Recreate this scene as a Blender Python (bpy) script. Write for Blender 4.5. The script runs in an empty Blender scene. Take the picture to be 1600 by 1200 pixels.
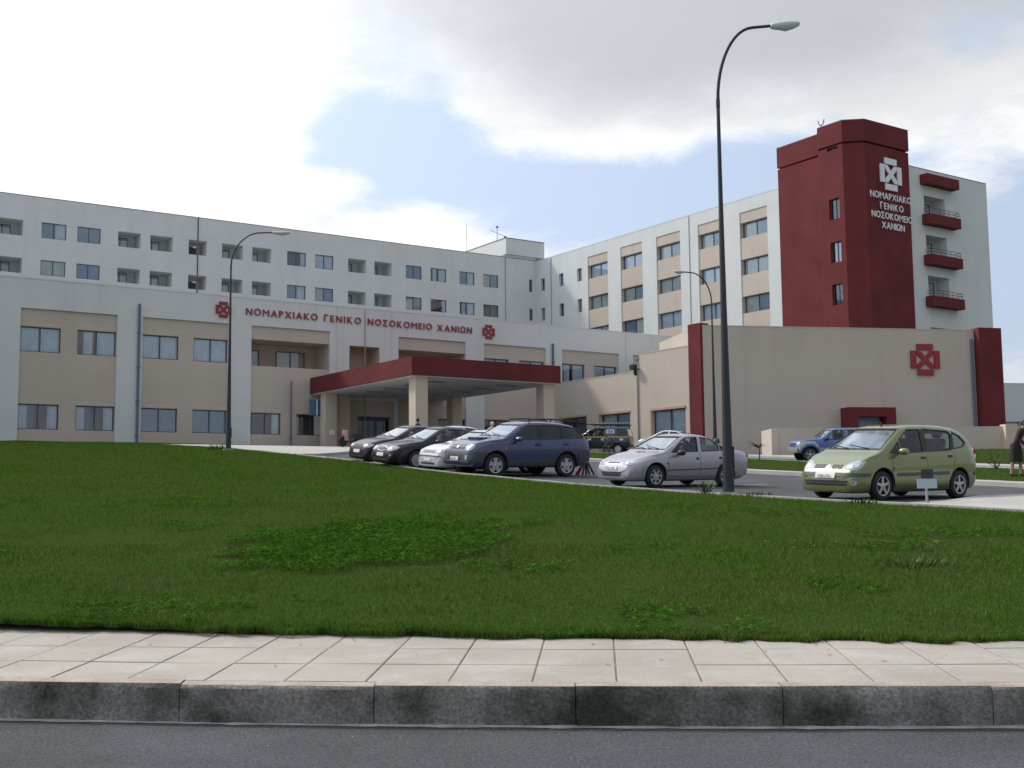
import bpy, bmesh, math, random
import numpy as np
from mathutils import Vector, Matrix
from mathutils.bvhtree import BVHTree
random.seed(7); RNG = np.random.default_rng(11)
R = math.radians
sc = bpy.context.scene
COL = sc.collection

# ------------------------------------------------------------------ camera, sky, sun, exposure
PITCH, ROLL, YAW, FOC = R(5.55239), R(-0.545), R(56.0976), 1796.513
_f = Vector((0, math.cos(PITCH), math.sin(PITCH))); _u0 = Vector((0, -math.sin(PITCH), math.cos(PITCH))); _r0 = Vector((1, 0, 0))
_r = _r0 * math.cos(ROLL) + _u0 * math.sin(ROLL); _u = -_r0 * math.sin(ROLL) + _u0 * math.cos(ROLL)
cd = bpy.data.cameras.new('camera'); cam = bpy.data.objects.new('camera', cd); COL.objects.link(cam)
cd.sensor_width = 36; cd.lens = FOC / 1600 * 36; cd.clip_end = 6000; cd.clip_start = 0.1
cam.matrix_world = Matrix(((_r.x, _u.x, -_f.x, 0), (_r.y, _u.y, -_f.y, 0), (_r.z, _u.z, -_f.z, 0), (0, 0, 0, 1)))
sc.camera = cam

SUN_AZ, SUN_EL = R(-58), R(45)          # azimuth from +Y towards +X
SUN = Vector((math.sin(SUN_AZ) * math.cos(SUN_EL), math.cos(SUN_AZ) * math.cos(SUN_EL), math.sin(SUN_EL)))
w = bpy.data.worlds.new("World"); sc.world = w; w.use_nodes = True
nt = w.node_tree; N = nt.nodes; Lk = nt.links; N.clear()
def nd(t, **k):
    n = N.new(t)
    for a, b in k.items(): setattr(n, a, b)
    return n
def wm(op, a, b=None, c=None, clamp=False):
    n = nd('ShaderNodeMath', operation=op, use_clamp=clamp)
    for i, v in enumerate((a, b, c)):
        if v is None: continue
        if isinstance(v, (int, float)): n.inputs[i].default_value = v
        else: Lk.new(v, n.inputs[i])
    return n.outputs[0]
def wmap(v, a, b, c, d):
    n = nd('ShaderNodeMapRange', interpolation_type='SMOOTHSTEP'); Lk.new(v, n.inputs[0])
    for i, x in enumerate((a, b, c, d)): n.inputs[i + 1].default_value = x
    return n.outputs[0]
sky = nd('ShaderNodeTexSky', sky_type='NISHITA', sun_disc=False, sun_elevation=SUN_EL, sun_rotation=SUN_AZ, dust_density=1.5, air_density=1.0)
tc = nd('ShaderNodeTexCoord'); D = tc.outputs['Generated']
sep = nd('ShaderNodeSeparateXYZ'); Lk.new(D, sep.inputs[0])
zc = wm('MAXIMUM', sep.outputs[2], 0.0)
den = wm('ADD', zc, 0.22)
px = wm('DIVIDE', sep.outputs[0], den); py = wm('DIVIDE', sep.outputs[1], den)
cmb = nd('ShaderNodeCombineXYZ'); Lk.new(px, cmb.inputs[0]); Lk.new(py, cmb.inputs[1])
def noise(scale, off, detail=8, rough=0.55, dist=0.0):
    mp = nd('ShaderNodeMapping'); mp.inputs['Location'].default_value = off; Lk.new(cmb.outputs[0], mp.inputs[0])
    n = nd('ShaderNodeTexNoise'); n.inputs['Scale'].default_value = scale; n.inputs['Detail'].default_value = detail
    n.inputs['Roughness'].default_value = rough; n.inputs['Distortion'].default_value = dist; Lk.new(mp.outputs[0], n.inputs[0]); return n.outputs[0]
# cloud banks standing where the photograph has them: (azimuth deg, elevation deg, half width, half height, weight)
def bank(az, el, ra, re, wgt):
    azn = wm('ARCTAN2', sep.outputs[0], sep.outputs[1]); eln = wm('ARCSINE', sep.outputs[2])
    a = wm('MULTIPLY', wm('SUBTRACT', azn, R(az)), 1 / R(ra)); e = wm('MULTIPLY', wm('SUBTRACT', eln, R(el)), 1 / R(re))
    r2 = wm('ADD', wm('MULTIPLY', a, a), wm('MULTIPLY', e, e))
    return wm('MULTIPLY', wmap(r2, 0.0, 1.6, 1.0, 0.0), wgt)
n1 = noise(1.1, (3.1, 1.7, 0.0), 12, 0.62, 0.3); n2 = noise(4.4, (8.3, 2.2, 1.0), 12, 0.68, 0.35)
cover = wm('ADD', wm('MULTIPLY', n1, 0.54), wm('MULTIPLY', n2, 0.64))
BANKS = [(-24, 20, 17, 9, 0.30), (-26, 12, 15, 5, 0.22), (12, 27, 24, 7.0, 0.30), (0.5, 19.0, 4.0, 2.6, 0.20), (6.0, 17.6, 3.4, 2.2, 0.17), (12, 19.2, 6, 2.4, 0.14), (18, 20.2, 8, 2.6, 0.12), (-5.2, 12.4, 4.6, 1.5, 0.22), (-8.8, 15.4, 2.2, 0.9, 0.24),
         (24, 17.4, 4, 2.4, 0.16), (19.4, 18.4, 2.6, 2.4, 0.20), (22, 14.0, 2.6, 1.1, 0.14), (2.5, 15.0, 6.0, 2.4, -0.20), (10, 14.8, 7.0, 3.0, -0.22), (-7.2, 17.0, 3.4, 2.6, -0.26), (-3.4, 17.0, 3.0, 2.2, -0.22), (-20, 15.4, 4, 1.2, -0.12), (24, 11, 6, 5, -0.16), (22, 20.5, 3, 1.4, -0.12)]
for b in BANKS: cover = wm('ADD', cover, bank(*b))
mask = wmap(cover, 0.44, 0.76, 0.0, 1.0)
thick = wmap(wm('ADD', bank(12, 27.0, 25, 9.5, 1.0), wm('MULTIPLY', wm('SUBTRACT', noise(2.0, (1, 5, 2), 8, 0.6), 0.5), 0.95)), 0.10, 0.95, 0.0, 1.0)
dotn = nd('ShaderNodeVectorMath', operation='DOT_PRODUCT'); Lk.new(D, dotn.inputs[0]); dotn.inputs[1].default_value = SUN
glow = wm('POWER', wm('MAXIMUM', dotn.outputs['Value'], 0.0), 3.0)
bright = wm('ADD', wm('ADD', 6.6, wm('MULTIPLY', wmap(noise(2.6, (4, 9, 3), 9, 0.62), 0.42, 0.66, 0.0, 1.0), 2.0)), wm('MULTIPLY', glow, 7.5))
dark = wm('ADD', 4.5, wm('MULTIPLY', glow, 4.5))
cb = nd('ShaderNodeMix', data_type='FLOAT'); Lk.new(thick, cb.inputs[0]); Lk.new(bright, cb.inputs[2]); Lk.new(dark, cb.inputs[3])
tint = nd('ShaderNodeMix', data_type='RGBA'); Lk.new(thick, tint.inputs[0]); tint.inputs[6].default_value = (0.99, 1.0, 1.015, 1); tint.inputs[7].default_value = (0.945, 0.985, 1.045, 1)
cc = nd('ShaderNodeVectorMath', operation='SCALE'); Lk.new(tint.outputs[2], cc.inputs[0]); Lk.new(cb.outputs[0], cc.inputs[3])
# thin milky veil over the blue
veil = nd('ShaderNodeMix', data_type='RGBA'); veil.inputs[0].default_value = 0.72; Lk.new(sky.outputs[0], veil.inputs[6]); veil.inputs[7].default_value = (5.3, 6.2, 7.9, 1)
vg = nd('ShaderNodeVectorMath', operation='SCALE'); Lk.new(veil.outputs[2], vg.inputs[0]); Lk.new(wm('ADD', 0.93, wm('MULTIPLY', glow, 1.0)), vg.inputs[3])
mx = nd('ShaderNodeMix', data_type='RGBA'); Lk.new(mask, mx.inputs[0]); Lk.new(vg.outputs[0], mx.inputs[6]); Lk.new(cc.outputs[0], mx.inputs[7])
# whole sky dimmed away from the sun, added to lower light on the facades
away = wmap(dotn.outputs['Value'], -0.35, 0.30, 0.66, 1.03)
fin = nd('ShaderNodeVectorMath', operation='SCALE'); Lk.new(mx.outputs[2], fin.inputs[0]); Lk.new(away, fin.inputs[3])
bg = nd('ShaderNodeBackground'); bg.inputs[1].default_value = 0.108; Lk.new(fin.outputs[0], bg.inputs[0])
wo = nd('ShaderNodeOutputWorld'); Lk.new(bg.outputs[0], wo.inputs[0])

sl = bpy.data.lights.new('sun', 'SUN'); sl.energy = 2.5; sl.angle = R(6); sl.color = (1.0, 0.95, 0.86)
so = bpy.data.objects.new('sun', sl); COL.objects.link(so); so.rotation_euler = SUN.to_track_quat('Z', 'Y').to_euler(); so.location = (0, 0, 80)
vs = sc.view_settings; vs.view_transform = 'Standard'; vs.look = 'None'; vs.gamma = 1; vs.use_curve_mapping = False; vs.exposure = 0.16

# ------------------------------------------------------------------ helpers
def mat(name, col, rough=0.7, metal=0.0, spec=0.5, coat=0.0, var=0.0, vscale=1.0, bump=0.0, bscale=40.0, stain=0.0, stain_col=(0.25, 0.22, 0.2), emit=None, col2=None, island=0.0, streak=False, speck=0.0, sscale=120.0, translucent=0.0, vr=(0.3, 0.7)):
    m = bpy.data.materials.new(name); m.use_nodes = True; t = m.node_tree; n = t.nodes; l = t.links
    p = n['Principled BSDF']; p.inputs['Base Color'].default_value = (*col, 1); p.inputs['Roughness'].default_value = rough
    p.inputs['Metallic'].default_value = metal; p.inputs['Specular IOR Level'].default_value = spec; p.inputs['Coat Weight'].default_value = coat; p.inputs['Coat Roughness'].default_value = 0.06
    last = None
    co = n.new('ShaderNodeTexCoord').outputs['Object']
    def nz(s, d=6, r=0.6, v=None):
        q = n.new('ShaderNodeTexNoise'); q.inputs['Scale'].default_value = s; q.inputs['Detail'].default_value = d; q.inputs['Roughness'].default_value = r; l.new(v or co, q.inputs[0]); return q.outputs[0]
    def mr(v, a, b, c=0.0, d=1.0):
        q = n.new('ShaderNodeMapRange'); l.new(v, q.inputs[0])
        for i, x in enumerate((a, b, c, d)): q.inputs[i + 1].default_value = x
        return q.outputs[0]
    def mix(f, a, b):
        q = n.new('ShaderNodeMix'); q.data_type = 'RGBA'
        if isinstance(f, float): q.inputs[0].default_value = f
        else: l.new(f, q.inputs[0])
        for i, x in ((6, a), (7, b)):
            if isinstance(x, tuple): q.inputs[i].default_value = (*x[:3], 1)
            else: l.new(x, q.inputs[i])
        return q.outputs[2]
    cur = tuple(col)
    if var > 0:
        c2 = col2 or tuple(min(1, c * (1 - var)) for c in col); c1 = col if col2 else tuple(min(1, c * (1 + var * 0.6)) for c in col)
        cur = mix(mr(nz(vscale), *vr), c2, c1)
    if island > 0:
        g = n.new('ShaderNodeNewGeometry'); f = mr(g.outputs['Random Per Island'], 0, 1, 1 - island, 1 + island)
        q = n.new('ShaderNodeVectorMath'); q.operation = 'SCALE'; 
        if isinstance(cur, tuple): q.inputs[0].default_value = cur
        else: l.new(cur, q.inputs[0])
        l.new(f, q.inputs[3]); cur = q.outputs[0]
    if stain > 0:
        v = co
        if streak:
            mp = n.new('ShaderNodeMapping'); mp.inputs['Scale'].default_value = (1.0, 1.0, 0.06); l.new(co, mp.inputs[0]); v = mp.outputs[0]
        cur = mix(mr(nz(vscale * 2.3, 9, 0.7, v), 0.52, 0.78, 0, stain), cur, stain_col)
    if speck > 0:
        q = n.new('ShaderNodeVectorMath'); q.operation = 'SCALE'; l.new(mr(nz(sscale, 3, 0.7), 0.32, 0.68, 1 - speck, 1 + speck), q.inputs[3])
        if isinstance(cur, tuple): q.inputs[0].default_value = cur
        else: l.new(cur, q.inputs[0])
        cur = q.outputs[0]
    if not isinstance(cur, tuple): l.new(cur, p.inputs['Base Color'])
    if translucent > 0:
        tb = n.new('ShaderNodeBsdfTranslucent'); ms_ = n.new('ShaderNodeMixShader'); ms_.inputs[0].default_value = translucent
        if not isinstance(cur, tuple): l.new(cur, tb.inputs[0])
        else: tb.inputs[0].default_value = (*cur, 1)
        l.new(p.outputs[0], ms_.inputs[1]); l.new(tb.outputs[0], ms_.inputs[2]); l.new(ms_.outputs[0], n['Material Output'].inputs[0])
    if bump > 0:
        b = n.new('ShaderNodeBump'); b.inputs['Strength'].default_value = bump; b.inputs['Distance'].default_value = 0.02; l.new(nz(bscale, 5, 0.65), b.inputs['Height']); l.new(b.outputs[0], p.inputs['Normal'])
    if emit: p.inputs['Emission Color'].default_value = (*emit, 1); p.inputs['Emission Strength'].default_value = 1
    return m
def glass_mat(name, tint, refl=0.06, rough=0.02):
    m = bpy.data.materials.new(name); m.use_nodes = True; t = m.node_tree; n = t.nodes; l = t.links; n.clear()
    tr = n.new('ShaderNodeBsdfTransparent'); tr.inputs[0].default_value = (*tint, 1)
    gl = n.new('ShaderNodeBsdfGlossy'); gl.inputs[1].default_value = rough; gl.inputs[0].default_value = (0.95, 0.97, 1, 1)
    lw = n.new('ShaderNodeFresnel'); lw.inputs[0].default_value = 1.52
    ad = n.new('ShaderNodeMath'); ad.operation = 'ADD'; ad.use_clamp = True; l.new(lw.outputs[0], ad.inputs[0]); ad.inputs[1].default_value = refl
    mx = n.new('ShaderNodeMixShader'); l.new(ad.outputs[0], mx.inputs[0]); l.new(tr.outputs[0], mx.inputs[1]); l.new(gl.outputs[0], mx.inputs[2])
    o = n.new('ShaderNodeOutputMaterial'); l.new(mx.outputs[0], o.inputs[0]); return m

M = {}
M['white'] = mat('white_plaster', (0.68, 0.70, 0.685), 0.9, spec=0.2, var=0.06, vscale=0.3, stain=0.5, stain_col=(0.50, 0.51, 0.49), streak=True, bump=0.15, bscale=30)
M['beige'] = mat('beige_plaster', (0.565, 0.49, 0.415), 0.9, spec=0.2, var=0.06, vscale=0.3, stain=0.4, stain_col=(0.44, 0.38, 0.325), streak=True, bump=0.15, bscale=30)
M['warm'] = mat('warm_beige_plaster', (0.60, 0.50, 0.405), 0.9, spec=0.2, var=0.05, vscale=0.3, stain=0.15, stain_col=(0.36, 0.31, 0.26), streak=True, bump=0.12, bscale=30)
M['red'] = mat('red_plaster', (0.155, 0.031, 0.033), 0.85, spec=0.2, var=0.22, vscale=0.35, stain=0.6, stain_col=(0.095, 0.027, 0.028), streak=True, bump=0.15, bscale=30)
M['signred'] = mat('sign_red', (0.30, 0.025, 0.035), 0.5, var=0.05, vscale=3)
M['signwhite'] = mat('sign_white', (0.78, 0.80, 0.82), 0.5, var=0.04, vscale=3)
M['frame'] = mat('blue_grey_aluminium', (0.06, 0.085, 0.145), 0.45, var=0.1, vscale=4)
M['room'] = mat('room_interior', (0.16, 0.16, 0.16), 0.9, var=0.3, vscale=1.3)
M['curtain'] = mat('white_curtain', (0.80, 0.87, 0.96), 0.9, var=0.15, vscale=2)
M['curtain2'] = mat('violet_curtain', (0.24, 0.22, 0.36), 0.9, var=0.12, vscale=2)
M['curtain3'] = mat('grey_blind', (0.33, 0.43, 0.56), 0.8, var=0.10, vscale=2)
M['curtain4'] = mat('cream_curtain', (0.70, 0.75, 0.70), 0.9, var=0.12, vscale=2)
M['glass'] = glass_mat('window_glass', (0.90, 0.95, 0.98), 0.10)
M['carglass'] = glass_mat('car_glass', (0.68, 0.78, 0.75), 0.02)
M['screenglass'] = glass_mat('windscreen_glass', (0.60, 0.68, 0.66), 0.34)
M['clearscreen'] = glass_mat('clear_screen', (0.80, 0.86, 0.86), 0.05)
M['surround'] = mat('window_surround', (0.50, 0.345, 0.265), 0.9, spec=0.2, var=0.08, vscale=1)
M['privacy'] = glass_mat('dark_tinted_glass', (0.10, 0.11, 0.13), 0.02)
M['pipe'] = mat('blue_drainpipe', (0.115, 0.16, 0.245), 0.5, var=0.1, vscale=2)
M['greypipe'] = mat('grey_downpipe', (0.33, 0.34, 0.34), 0.6, var=0.1, vscale=2)
M['soffit'] = mat('canopy_soffit', (0.84, 0.84, 0.82), 0.8, spec=0.2, var=0.04, vscale=0.5)
M['roofing'] = mat('roof_membrane', (0.30, 0.30, 0.29), 0.95, var=0.15, vscale=0.5)
M['coping'] = mat('dark_coping', (0.12, 0.13, 0.12), 0.8, var=0.2, vscale=1)
M['asphalt'] = mat('asphalt', (0.092, 0.094, 0.098), 0.95, spec=0.15, var=0.22, vscale=0.5, stain=0.45, stain_col=(0.055, 0.057, 0.06), bump=0.6, bscale=90, speck=0.25, sscale=40)
M['road'] = mat('road_asphalt', (0.118, 0.125, 0.130), 0.95, spec=0.1, var=0.2, vscale=0.9, stain=0.55, stain_col=(0.066, 0.070, 0.072), bump=0.9, bscale=120, speck=0.45, sscale=60)
M['tile'] = mat('paving_tile', (0.380, 0.344, 0.298), 0.85, spec=0.2, var=0.17, vscale=1.1, stain=0.9, stain_col=(0.45, 0.44, 0.42), bump=0.15, bscale=60, speck=0.08, sscale=60)
M['mortar'] = mat('mortar', (0.23, 0.175, 0.12), 0.95, var=0.3, vscale=5, bump=0.4, bscale=60)
M['kerb'] = mat('kerb_concrete', (0.26, 0.245, 0.225), 0.95, spec=0.1, var=0.6, vscale=1.3, vr=(0.40, 0.60), col2=(0.058, 0.059, 0.049), stain=0.85, stain_col=(0.045, 0.046, 0.038), streak=True, bump=0.8, bscale=45, speck=0.38, sscale=45)
M['kerbtop'] = mat('kerb_top_mortar', (0.40, 0.335, 0.285), 0.95, spec=0.2, var=0.3, vscale=3.0, stain=0.5, stain_col=(0.45, 0.42, 0.39), bump=0.5, bscale=40, speck=0.15, sscale=50)
M['concrete'] = mat('pale_concrete', (0.42, 0.405, 0.38), 0.9, spec=0.2, var=0.12, vscale=0.7, stain=0.45, stain_col=(0.30, 0.285, 0.26), bump=0.3, bscale=30, speck=0.08, sscale=30)
M['soil'] = mat('lawn_soil', (0.028, 0.062, 0.011), 1.0, spec=0.0, var=0.6, vscale=0.35, col2=(0.046, 0.060, 0.018), bump=0.5, bscale=25)
M['steel'] = mat('painted_steel_pole', (0.020, 0.024, 0.031), 0.5, var=0.15, vscale=3)
M['lamphead'] = mat('lamp_housing', (0.50, 0.56, 0.55), 0.5, var=0.05, vscale=4)
M['black'] = mat('black_plastic', (0.018, 0.018, 0.02), 0.55, var=0.2, vscale=6)
M['rubber'] = mat('tyre_rubber', (0.020, 0.020, 0.021), 0.85, var=0.2, vscale=8)
M['alloy'] = mat('wheel_alloy', (0.46, 0.47, 0.49), 0.33, metal=0.7, var=0.06, vscale=6)
M['chrome'] = mat('chrome', (0.72, 0.73, 0.75), 0.12, metal=1.0)
M['lens'] = mat('lamp_lens', (0.40, 0.43, 0.46), 0.14, metal=0.25, coat=1.0, var=0.45, vscale=14)
M['redlens'] = mat('red_lens', (0.38, 0.02, 0.015), 0.12, coat=0.8)
M['amber'] = mat('amber_lens', (0.6, 0.18, 0.03), 0.15, coat=0.8)
M['plate'] = mat('plate_white', (0.70, 0.70, 0.68), 0.5)
M['trim'] = mat('grey_trim', (0.07, 0.075, 0.085), 0.5)
M['cabin'] = mat('cabin_lining', (0.040, 0.040, 0.044), 0.85)
M['seat'] = mat('seat_fabric', (0.055, 0.06, 0.072), 0.9, var=0.2, vscale=5)
M['shade'] = mat('silver_sunshade', (0.80, 0.82, 0.88), 0.35, metal=0.6, var=0.1, vscale=4, bump=0.3, bscale=12)
M['yellow'] = mat('yellow_stripe', (0.42, 0.36, 0.05), 0.5)
M['ptwhite'] = mat('painted_line', (0.55, 0.55, 0.53), 0.8, var=0.2, vscale=3)
def paint(name, c, metal=0.35, rough=0.32, coat=1.0, spec=0.5): return mat(name, c, rough, metal=metal, coat=coat, spec=spec, var=0.03, vscale=2)

class Geo:
    def __init__(s): s.v = []; s.f = []; s.m = []
    def quad(s, a, b, c, d, m=0):
        i = len(s.v); s.v += [a, b, c, d]; s.f.append((i, i + 1, i + 2, i + 3)); s.m.append(m)
    def poly(s, pts, m=0):
        i = len(s.v); s.v += list(pts); s.f.append(tuple(range(i, i + len(pts)))); s.m.append(m)
    def box(s, x0, x1, y0, y1, z0, z1, m=0):
        i = len(s.v)
        s.v += [(x0, y0, z0), (x1, y0, z0), (x1, y1, z0), (x0, y1, z0), (x0, y0, z1), (x1, y0, z1), (x1, y1, z1), (x0, y1, z1)]
        for f in ((0, 3, 2, 1), (4, 5, 6, 7), (0, 1, 5, 4), (1, 2, 6, 5), (2, 3, 7, 6), (3, 0, 4, 7)): s.f.append(tuple(i + k for k in f)); s.m.append(m)
    def tube(s, pts, rad, seg=10, m=0, cap=True):
        pts = [Vector(p) for p in pts]; rad = rad if hasattr(rad, '__len__') else [rad] * len(pts)
        i0 = len(s.v); up = None
        for k, p in enumerate(pts):
            t = (pts[min(k + 1, len(pts) - 1)] - pts[max(k - 1, 0)]).normalized()
            if up is None: up = Vector((0, 1, 0)) if abs(t.y) < 0.9 else Vector((1, 0, 0))
            sx = t.cross(up).normalized(); up = sx.cross(t).normalized()
            for j in range(seg):
                a = 2 * math.pi * j / seg; s.v.append(tuple(p + (sx * math.cos(a) + up * math.sin(a)) * rad[k]))
        for k in range(len(pts) - 1):
            for j in range(seg):
                a = i0 + k * seg + j; b = i0 + k * seg + (j + 1) % seg
                s.f.append((a, b, b + seg, a + seg)); s.m.append(m)
        if cap:
            s.f.append(tuple(i0 + j for j in range(seg))[::-1]); s.m.append(m)
            n = i0 + (len(pts) - 1) * seg; s.f.append(tuple(n + j for j in range(seg))); s.m.append(m)
    def prism(s, poly, z0, z1, m=0, mtop=None):
        n = len(poly); i = len(s.v)
        s.v += [(p[0], p[1], z0) for p in poly] + [(p[0], p[1], z1) for p in poly]
        for k in range(n):
            j = (k + 1) % n; s.f.append((i + k, i + j, i + n + j, i + n + k)); s.m.append(m)
        s.f.append(tuple(i + n + k for k in range(n))); s.m.append(m if mtop is None else mtop)
        s.f.append(tuple(i + k for k in range(n))[::-1]); s.m.append(m)
    def lathe(s, prof, seg=24, m=0, axis='z', closed=False):
        i0 = len(s.v); n = len(prof)
        for j in range(seg):
            a = 2 * math.pi * j / seg; c, d = math.cos(a), math.sin(a)
            for r, h in prof: s.v.append((r * c, r * d, h) if axis == 'z' else (r * c, h, r * d))
        for j in range(seg):
            for k in range(n if closed else n - 1):
                a = i0 + j * n + k; b = i0 + j * n + (k + 1) % n; c = i0 + ((j + 1) % seg) * n + (k + 1) % n; d = i0 + ((j + 1) % seg) * n + k
                s.f.append((a, b, c, d) if axis == 'z' else (a, d, c, b)); s.m.append(m)
    def mesh(s, name, mats, smooth=False, angle=None):
        me = bpy.data.meshes.new(name); me.from_pydata([tuple(v) for v in s.v], [], s.f)
        for x in (mats if isinstance(mats, (list, tuple)) else [mats]): me.materials.append(x)
        me.polygons.foreach_set('material_index', s.m)
        if smooth or angle:
            me.polygons.foreach_set('use_smooth', [True] * len(s.f))
            if angle: me.set_sharp_from_angle(angle=R(angle))
        me.update(); return me
def obj(name, me, parent=None, mw=None):
    o = bpy.data.objects.new(name, me); COL.objects.link(o)
    if parent is not None: o.parent = parent
    if mw is not None:
        o.matrix_local = (parent_world(parent).inverted() @ mw) if parent is not None else mw
    return o
PW = {}
def parent_world(o): return PW.get(o.name, Matrix.Identity(4))
def thing(name, label, cat, mw=None, group=None):
    o = bpy.data.objects.new(name, None); COL.objects.link(o); o.empty_display_size = 0.3
    if mw is None: mw = Matrix.Identity(4)
    elif not isinstance(mw, Matrix): mw = Matrix.Translation(mw)
    o.matrix_world = mw; PW[o.name] = mw.copy(); o['label'] = label; o['category'] = cat
    if group: o['group'] = group
    return o
def tag(o, label, cat, group=None):
    o['label'] = label; o['category'] = cat
    if group: o['group'] = group
    return o
def struct(o): o['kind'] = 'structure'; return o
def pose(x, y, z, ang): return Matrix.Translation((x, y, z)) @ Matrix.Rotation(ang, 4, 'Z')
def gobj(name, g, mats, parent=None, mw=None, smooth=False, angle=None): return obj(name, g.mesh(name, mats, smooth, angle), parent, mw)
def copy_tree(o, parent=None):
    c = o.copy(); COL.objects.link(c)
    if parent is not None: c.parent = parent
    if o.name in PW: PW[c.name] = PW[o.name]
    for ch in list(o.children): copy_tree(ch, c)
    return c

# ------------------------------------------------------------------ terrain (thin-plate surface through levelled points)
TC = np.array([(-14.0, 8.9, -0.98), (-8.0, 8.7, -1.0), (-3.7, 8.6, -1.03), (0.0, 8.3, -1.04), (3.6, 8.1, -1.06), (8.0, 8.0, -1.1), (14.0, 7.9, -1.15), (-30.0, 9.0, -1.0), (30.0, 8.0, -1.2), (8.21, 18.4, -0.38), (6.89, 20.5, -0.26), (4.5, 24.3, -0.06), (2.05, 28.2, 0.15), (-0.91, 32.9, 0.53), (-5.94, 40.9, 1.24), (-12.8, 51.8, 2.1), (7.75, 24.0, -0.22), (9.86, 25.4, -0.17), (3.51, 29.0, 0.17), (5.48, 30.3, 0.19), (-0.69, 34.2, 0.53), (1.48, 35.7, 0.56), (-3.36, 38.2, 0.91), (-41.25, 61.3, 3.43), (-29.8, 69.0, 3.43), (-22.17, 74.13, 3.43), (-15.48, 78.62, 3.43), (-6.88, 80.25, 3.16), (0.76, 85.38, 3.16), (9.0, 82.6, 2.76), (13.45, 77.01, 2.64), (32.7, 80.52, 2.64), (14.72, 58.0, 1.58), (15.07, 66.8, 2.1), (28.8, 66.5, 2.36), (11.3, 57.0, 1.63), (13.33, 53.0, 1.36), (17.62, 44.0, 0.82), (18.61, 42.0, 0.7), (13.09, 66.0, 2.09), (19.23, 48.0, 0.98), (20.84, 52.0, 1.16), (3.45, 58.0, 2.06), (6.18, 80.0, 2.82), (9.33, 72.0, 2.61), (9.21, 46.5, 1.01), (13.8, 34.5, 0.32), (3.15, 53.0, 1.66), (-25.0, 35.0, 1.0), (-12.0, 25.0, 0.28), (-5.0, 16.0, -0.42), (4.0, 16.0, -0.5), (14.0, 12.0, -0.85), (22.0, 16.0, -0.6), (-45.0, 40.0, 1.2), (-60.0, 70.0, 3.3), (40.0, 60.0, 1.6), (50.0, 90.0, 2.4), (40.0, 30.0, 0.0), (70.0, 20.0, -0.6)])

def _tps(C, lam=30.0):
    n = len(C); d = np.linalg.norm(C[:, None, :2] - C[None, :, :2], axis=2)
    A = np.where(d > 0, d * d * np.log(d + 1e-9), 0) + lam * np.eye(n); P = np.c_[np.ones(n), C[:, :2]]
    return np.linalg.solve(np.block([[A, P], [P.T, np.zeros((3, 3))]]), np.r_[C[:, 2], 0, 0, 0])
TW = _tps(TC)
def gzv(x, y):
    x = np.clip(np.asarray(x, float), -75, 75); y = np.clip(np.asarray(y, float), 6, 100)
    d = np.maximum(np.hypot(x[..., None] - TC[:, 0], y[..., None] - TC[:, 1]), 1e-9)
    return (d * d * np.log(d)) @ TW[:-3] + TW[-3] + TW[-2] * x + TW[-1] * y
def gz(x, y): return float(gzv(np.array([x]), np.array([y]))[0])

def kerb_y(x):
    c = min(5.0, max(-5.0, x)); y = 6.995 - 0.085 * c + 0.010 * c * c
    return y + (x - c) * (-0.085 + 0.02 * c)
def sheet(poly, off, step=1.0, zf=None):
    """a polygon draped on the terrain, cut into a grid"""
    bm = bmesh.new(); bm.faces.new([bm.verts.new((p[0], p[1], 0)) for p in poly])
    xs = [p[0] for p in poly]; ys = [p[1] for p in poly]
    for ax, lo, hi in ((0, min(xs), max(xs)), (1, min(ys), max(ys))):
        k = math.floor(lo / step) + 1
        while k * step < hi:
            co = [0, 0, 0]; no = [0, 0, 0]; co[ax] = k * step + 1e-4; no[ax] = 1
            bmesh.ops.bisect_plane(bm, geom=bm.verts[:] + bm.edges[:] + bm.faces[:], plane_co=co, plane_no=no); k += 1
    bmesh.ops.triangulate(bm, faces=[f for f in bm.faces if len(f.verts) > 4])
    vs_ = bm.verts[:]
    z = gzv(np.array([v.co.x for v in vs_]), np.array([v.co.y for v in vs_])) if zf is None else np.array([zf(v.co.x, v.co.y) for v in vs_])
    for v, q in zip(vs_, z): v.co.z = q + off
    for f in bm.faces:
        if f.normal.z < 0: f.normal_flip()
    bm.normal_update(); me = bpy.data.meshes.new('sheet'); bm.to_mesh(me); bm.free()
    for f in me.polygons:
        if f.normal.z < 0: f.flip()
    return me
def resample(pts, step):
    out = [Vector(pts[0])]
    for a, b in zip(pts[:-1], pts[1:]):
        a, b = Vector(a), Vector(b); n = max(1, int((b - a).length / step))
        out += [a.lerp(b, (k + 1) / n) for k in range(n)]
    return out
def kerb_strip(g, pts, width, h0, h1, m=0, step=1.0, jit=0.0, mtop=None):
    P = resample([Vector((p[0], p[1])) for p in pts], step); n = len(P); rows = []
    for k, p in enumerate(P):
        t = (P[min(k + 1, n - 1)] - P[max(k - 1, 0)]).normalized(); nn = Vector((-t.y, t.x)); q = p + nn * width; z = gz(p.x, p.y); z2 = gz(q.x, q.y)
        j = random.uniform(-jit, jit); rows.append(((p.x, p.y, z + h0), (p.x, p.y, z + h1 + j), (q.x, q.y, z2 + h1 + j), (q.x, q.y, z2 + h0)))
    for a, b in zip(rows[:-1], rows[1:]):
        g.quad(a[0], b[0], b[1], a[1], m); g.quad(a[1], b[1], b[2], a[2], m if mtop is None else mtop); g.quad(a[2], b[2], b[3], a[3], m)
    g.quad(*rows[0], m); g.quad(*rows[-1][::-1], m)

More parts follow.
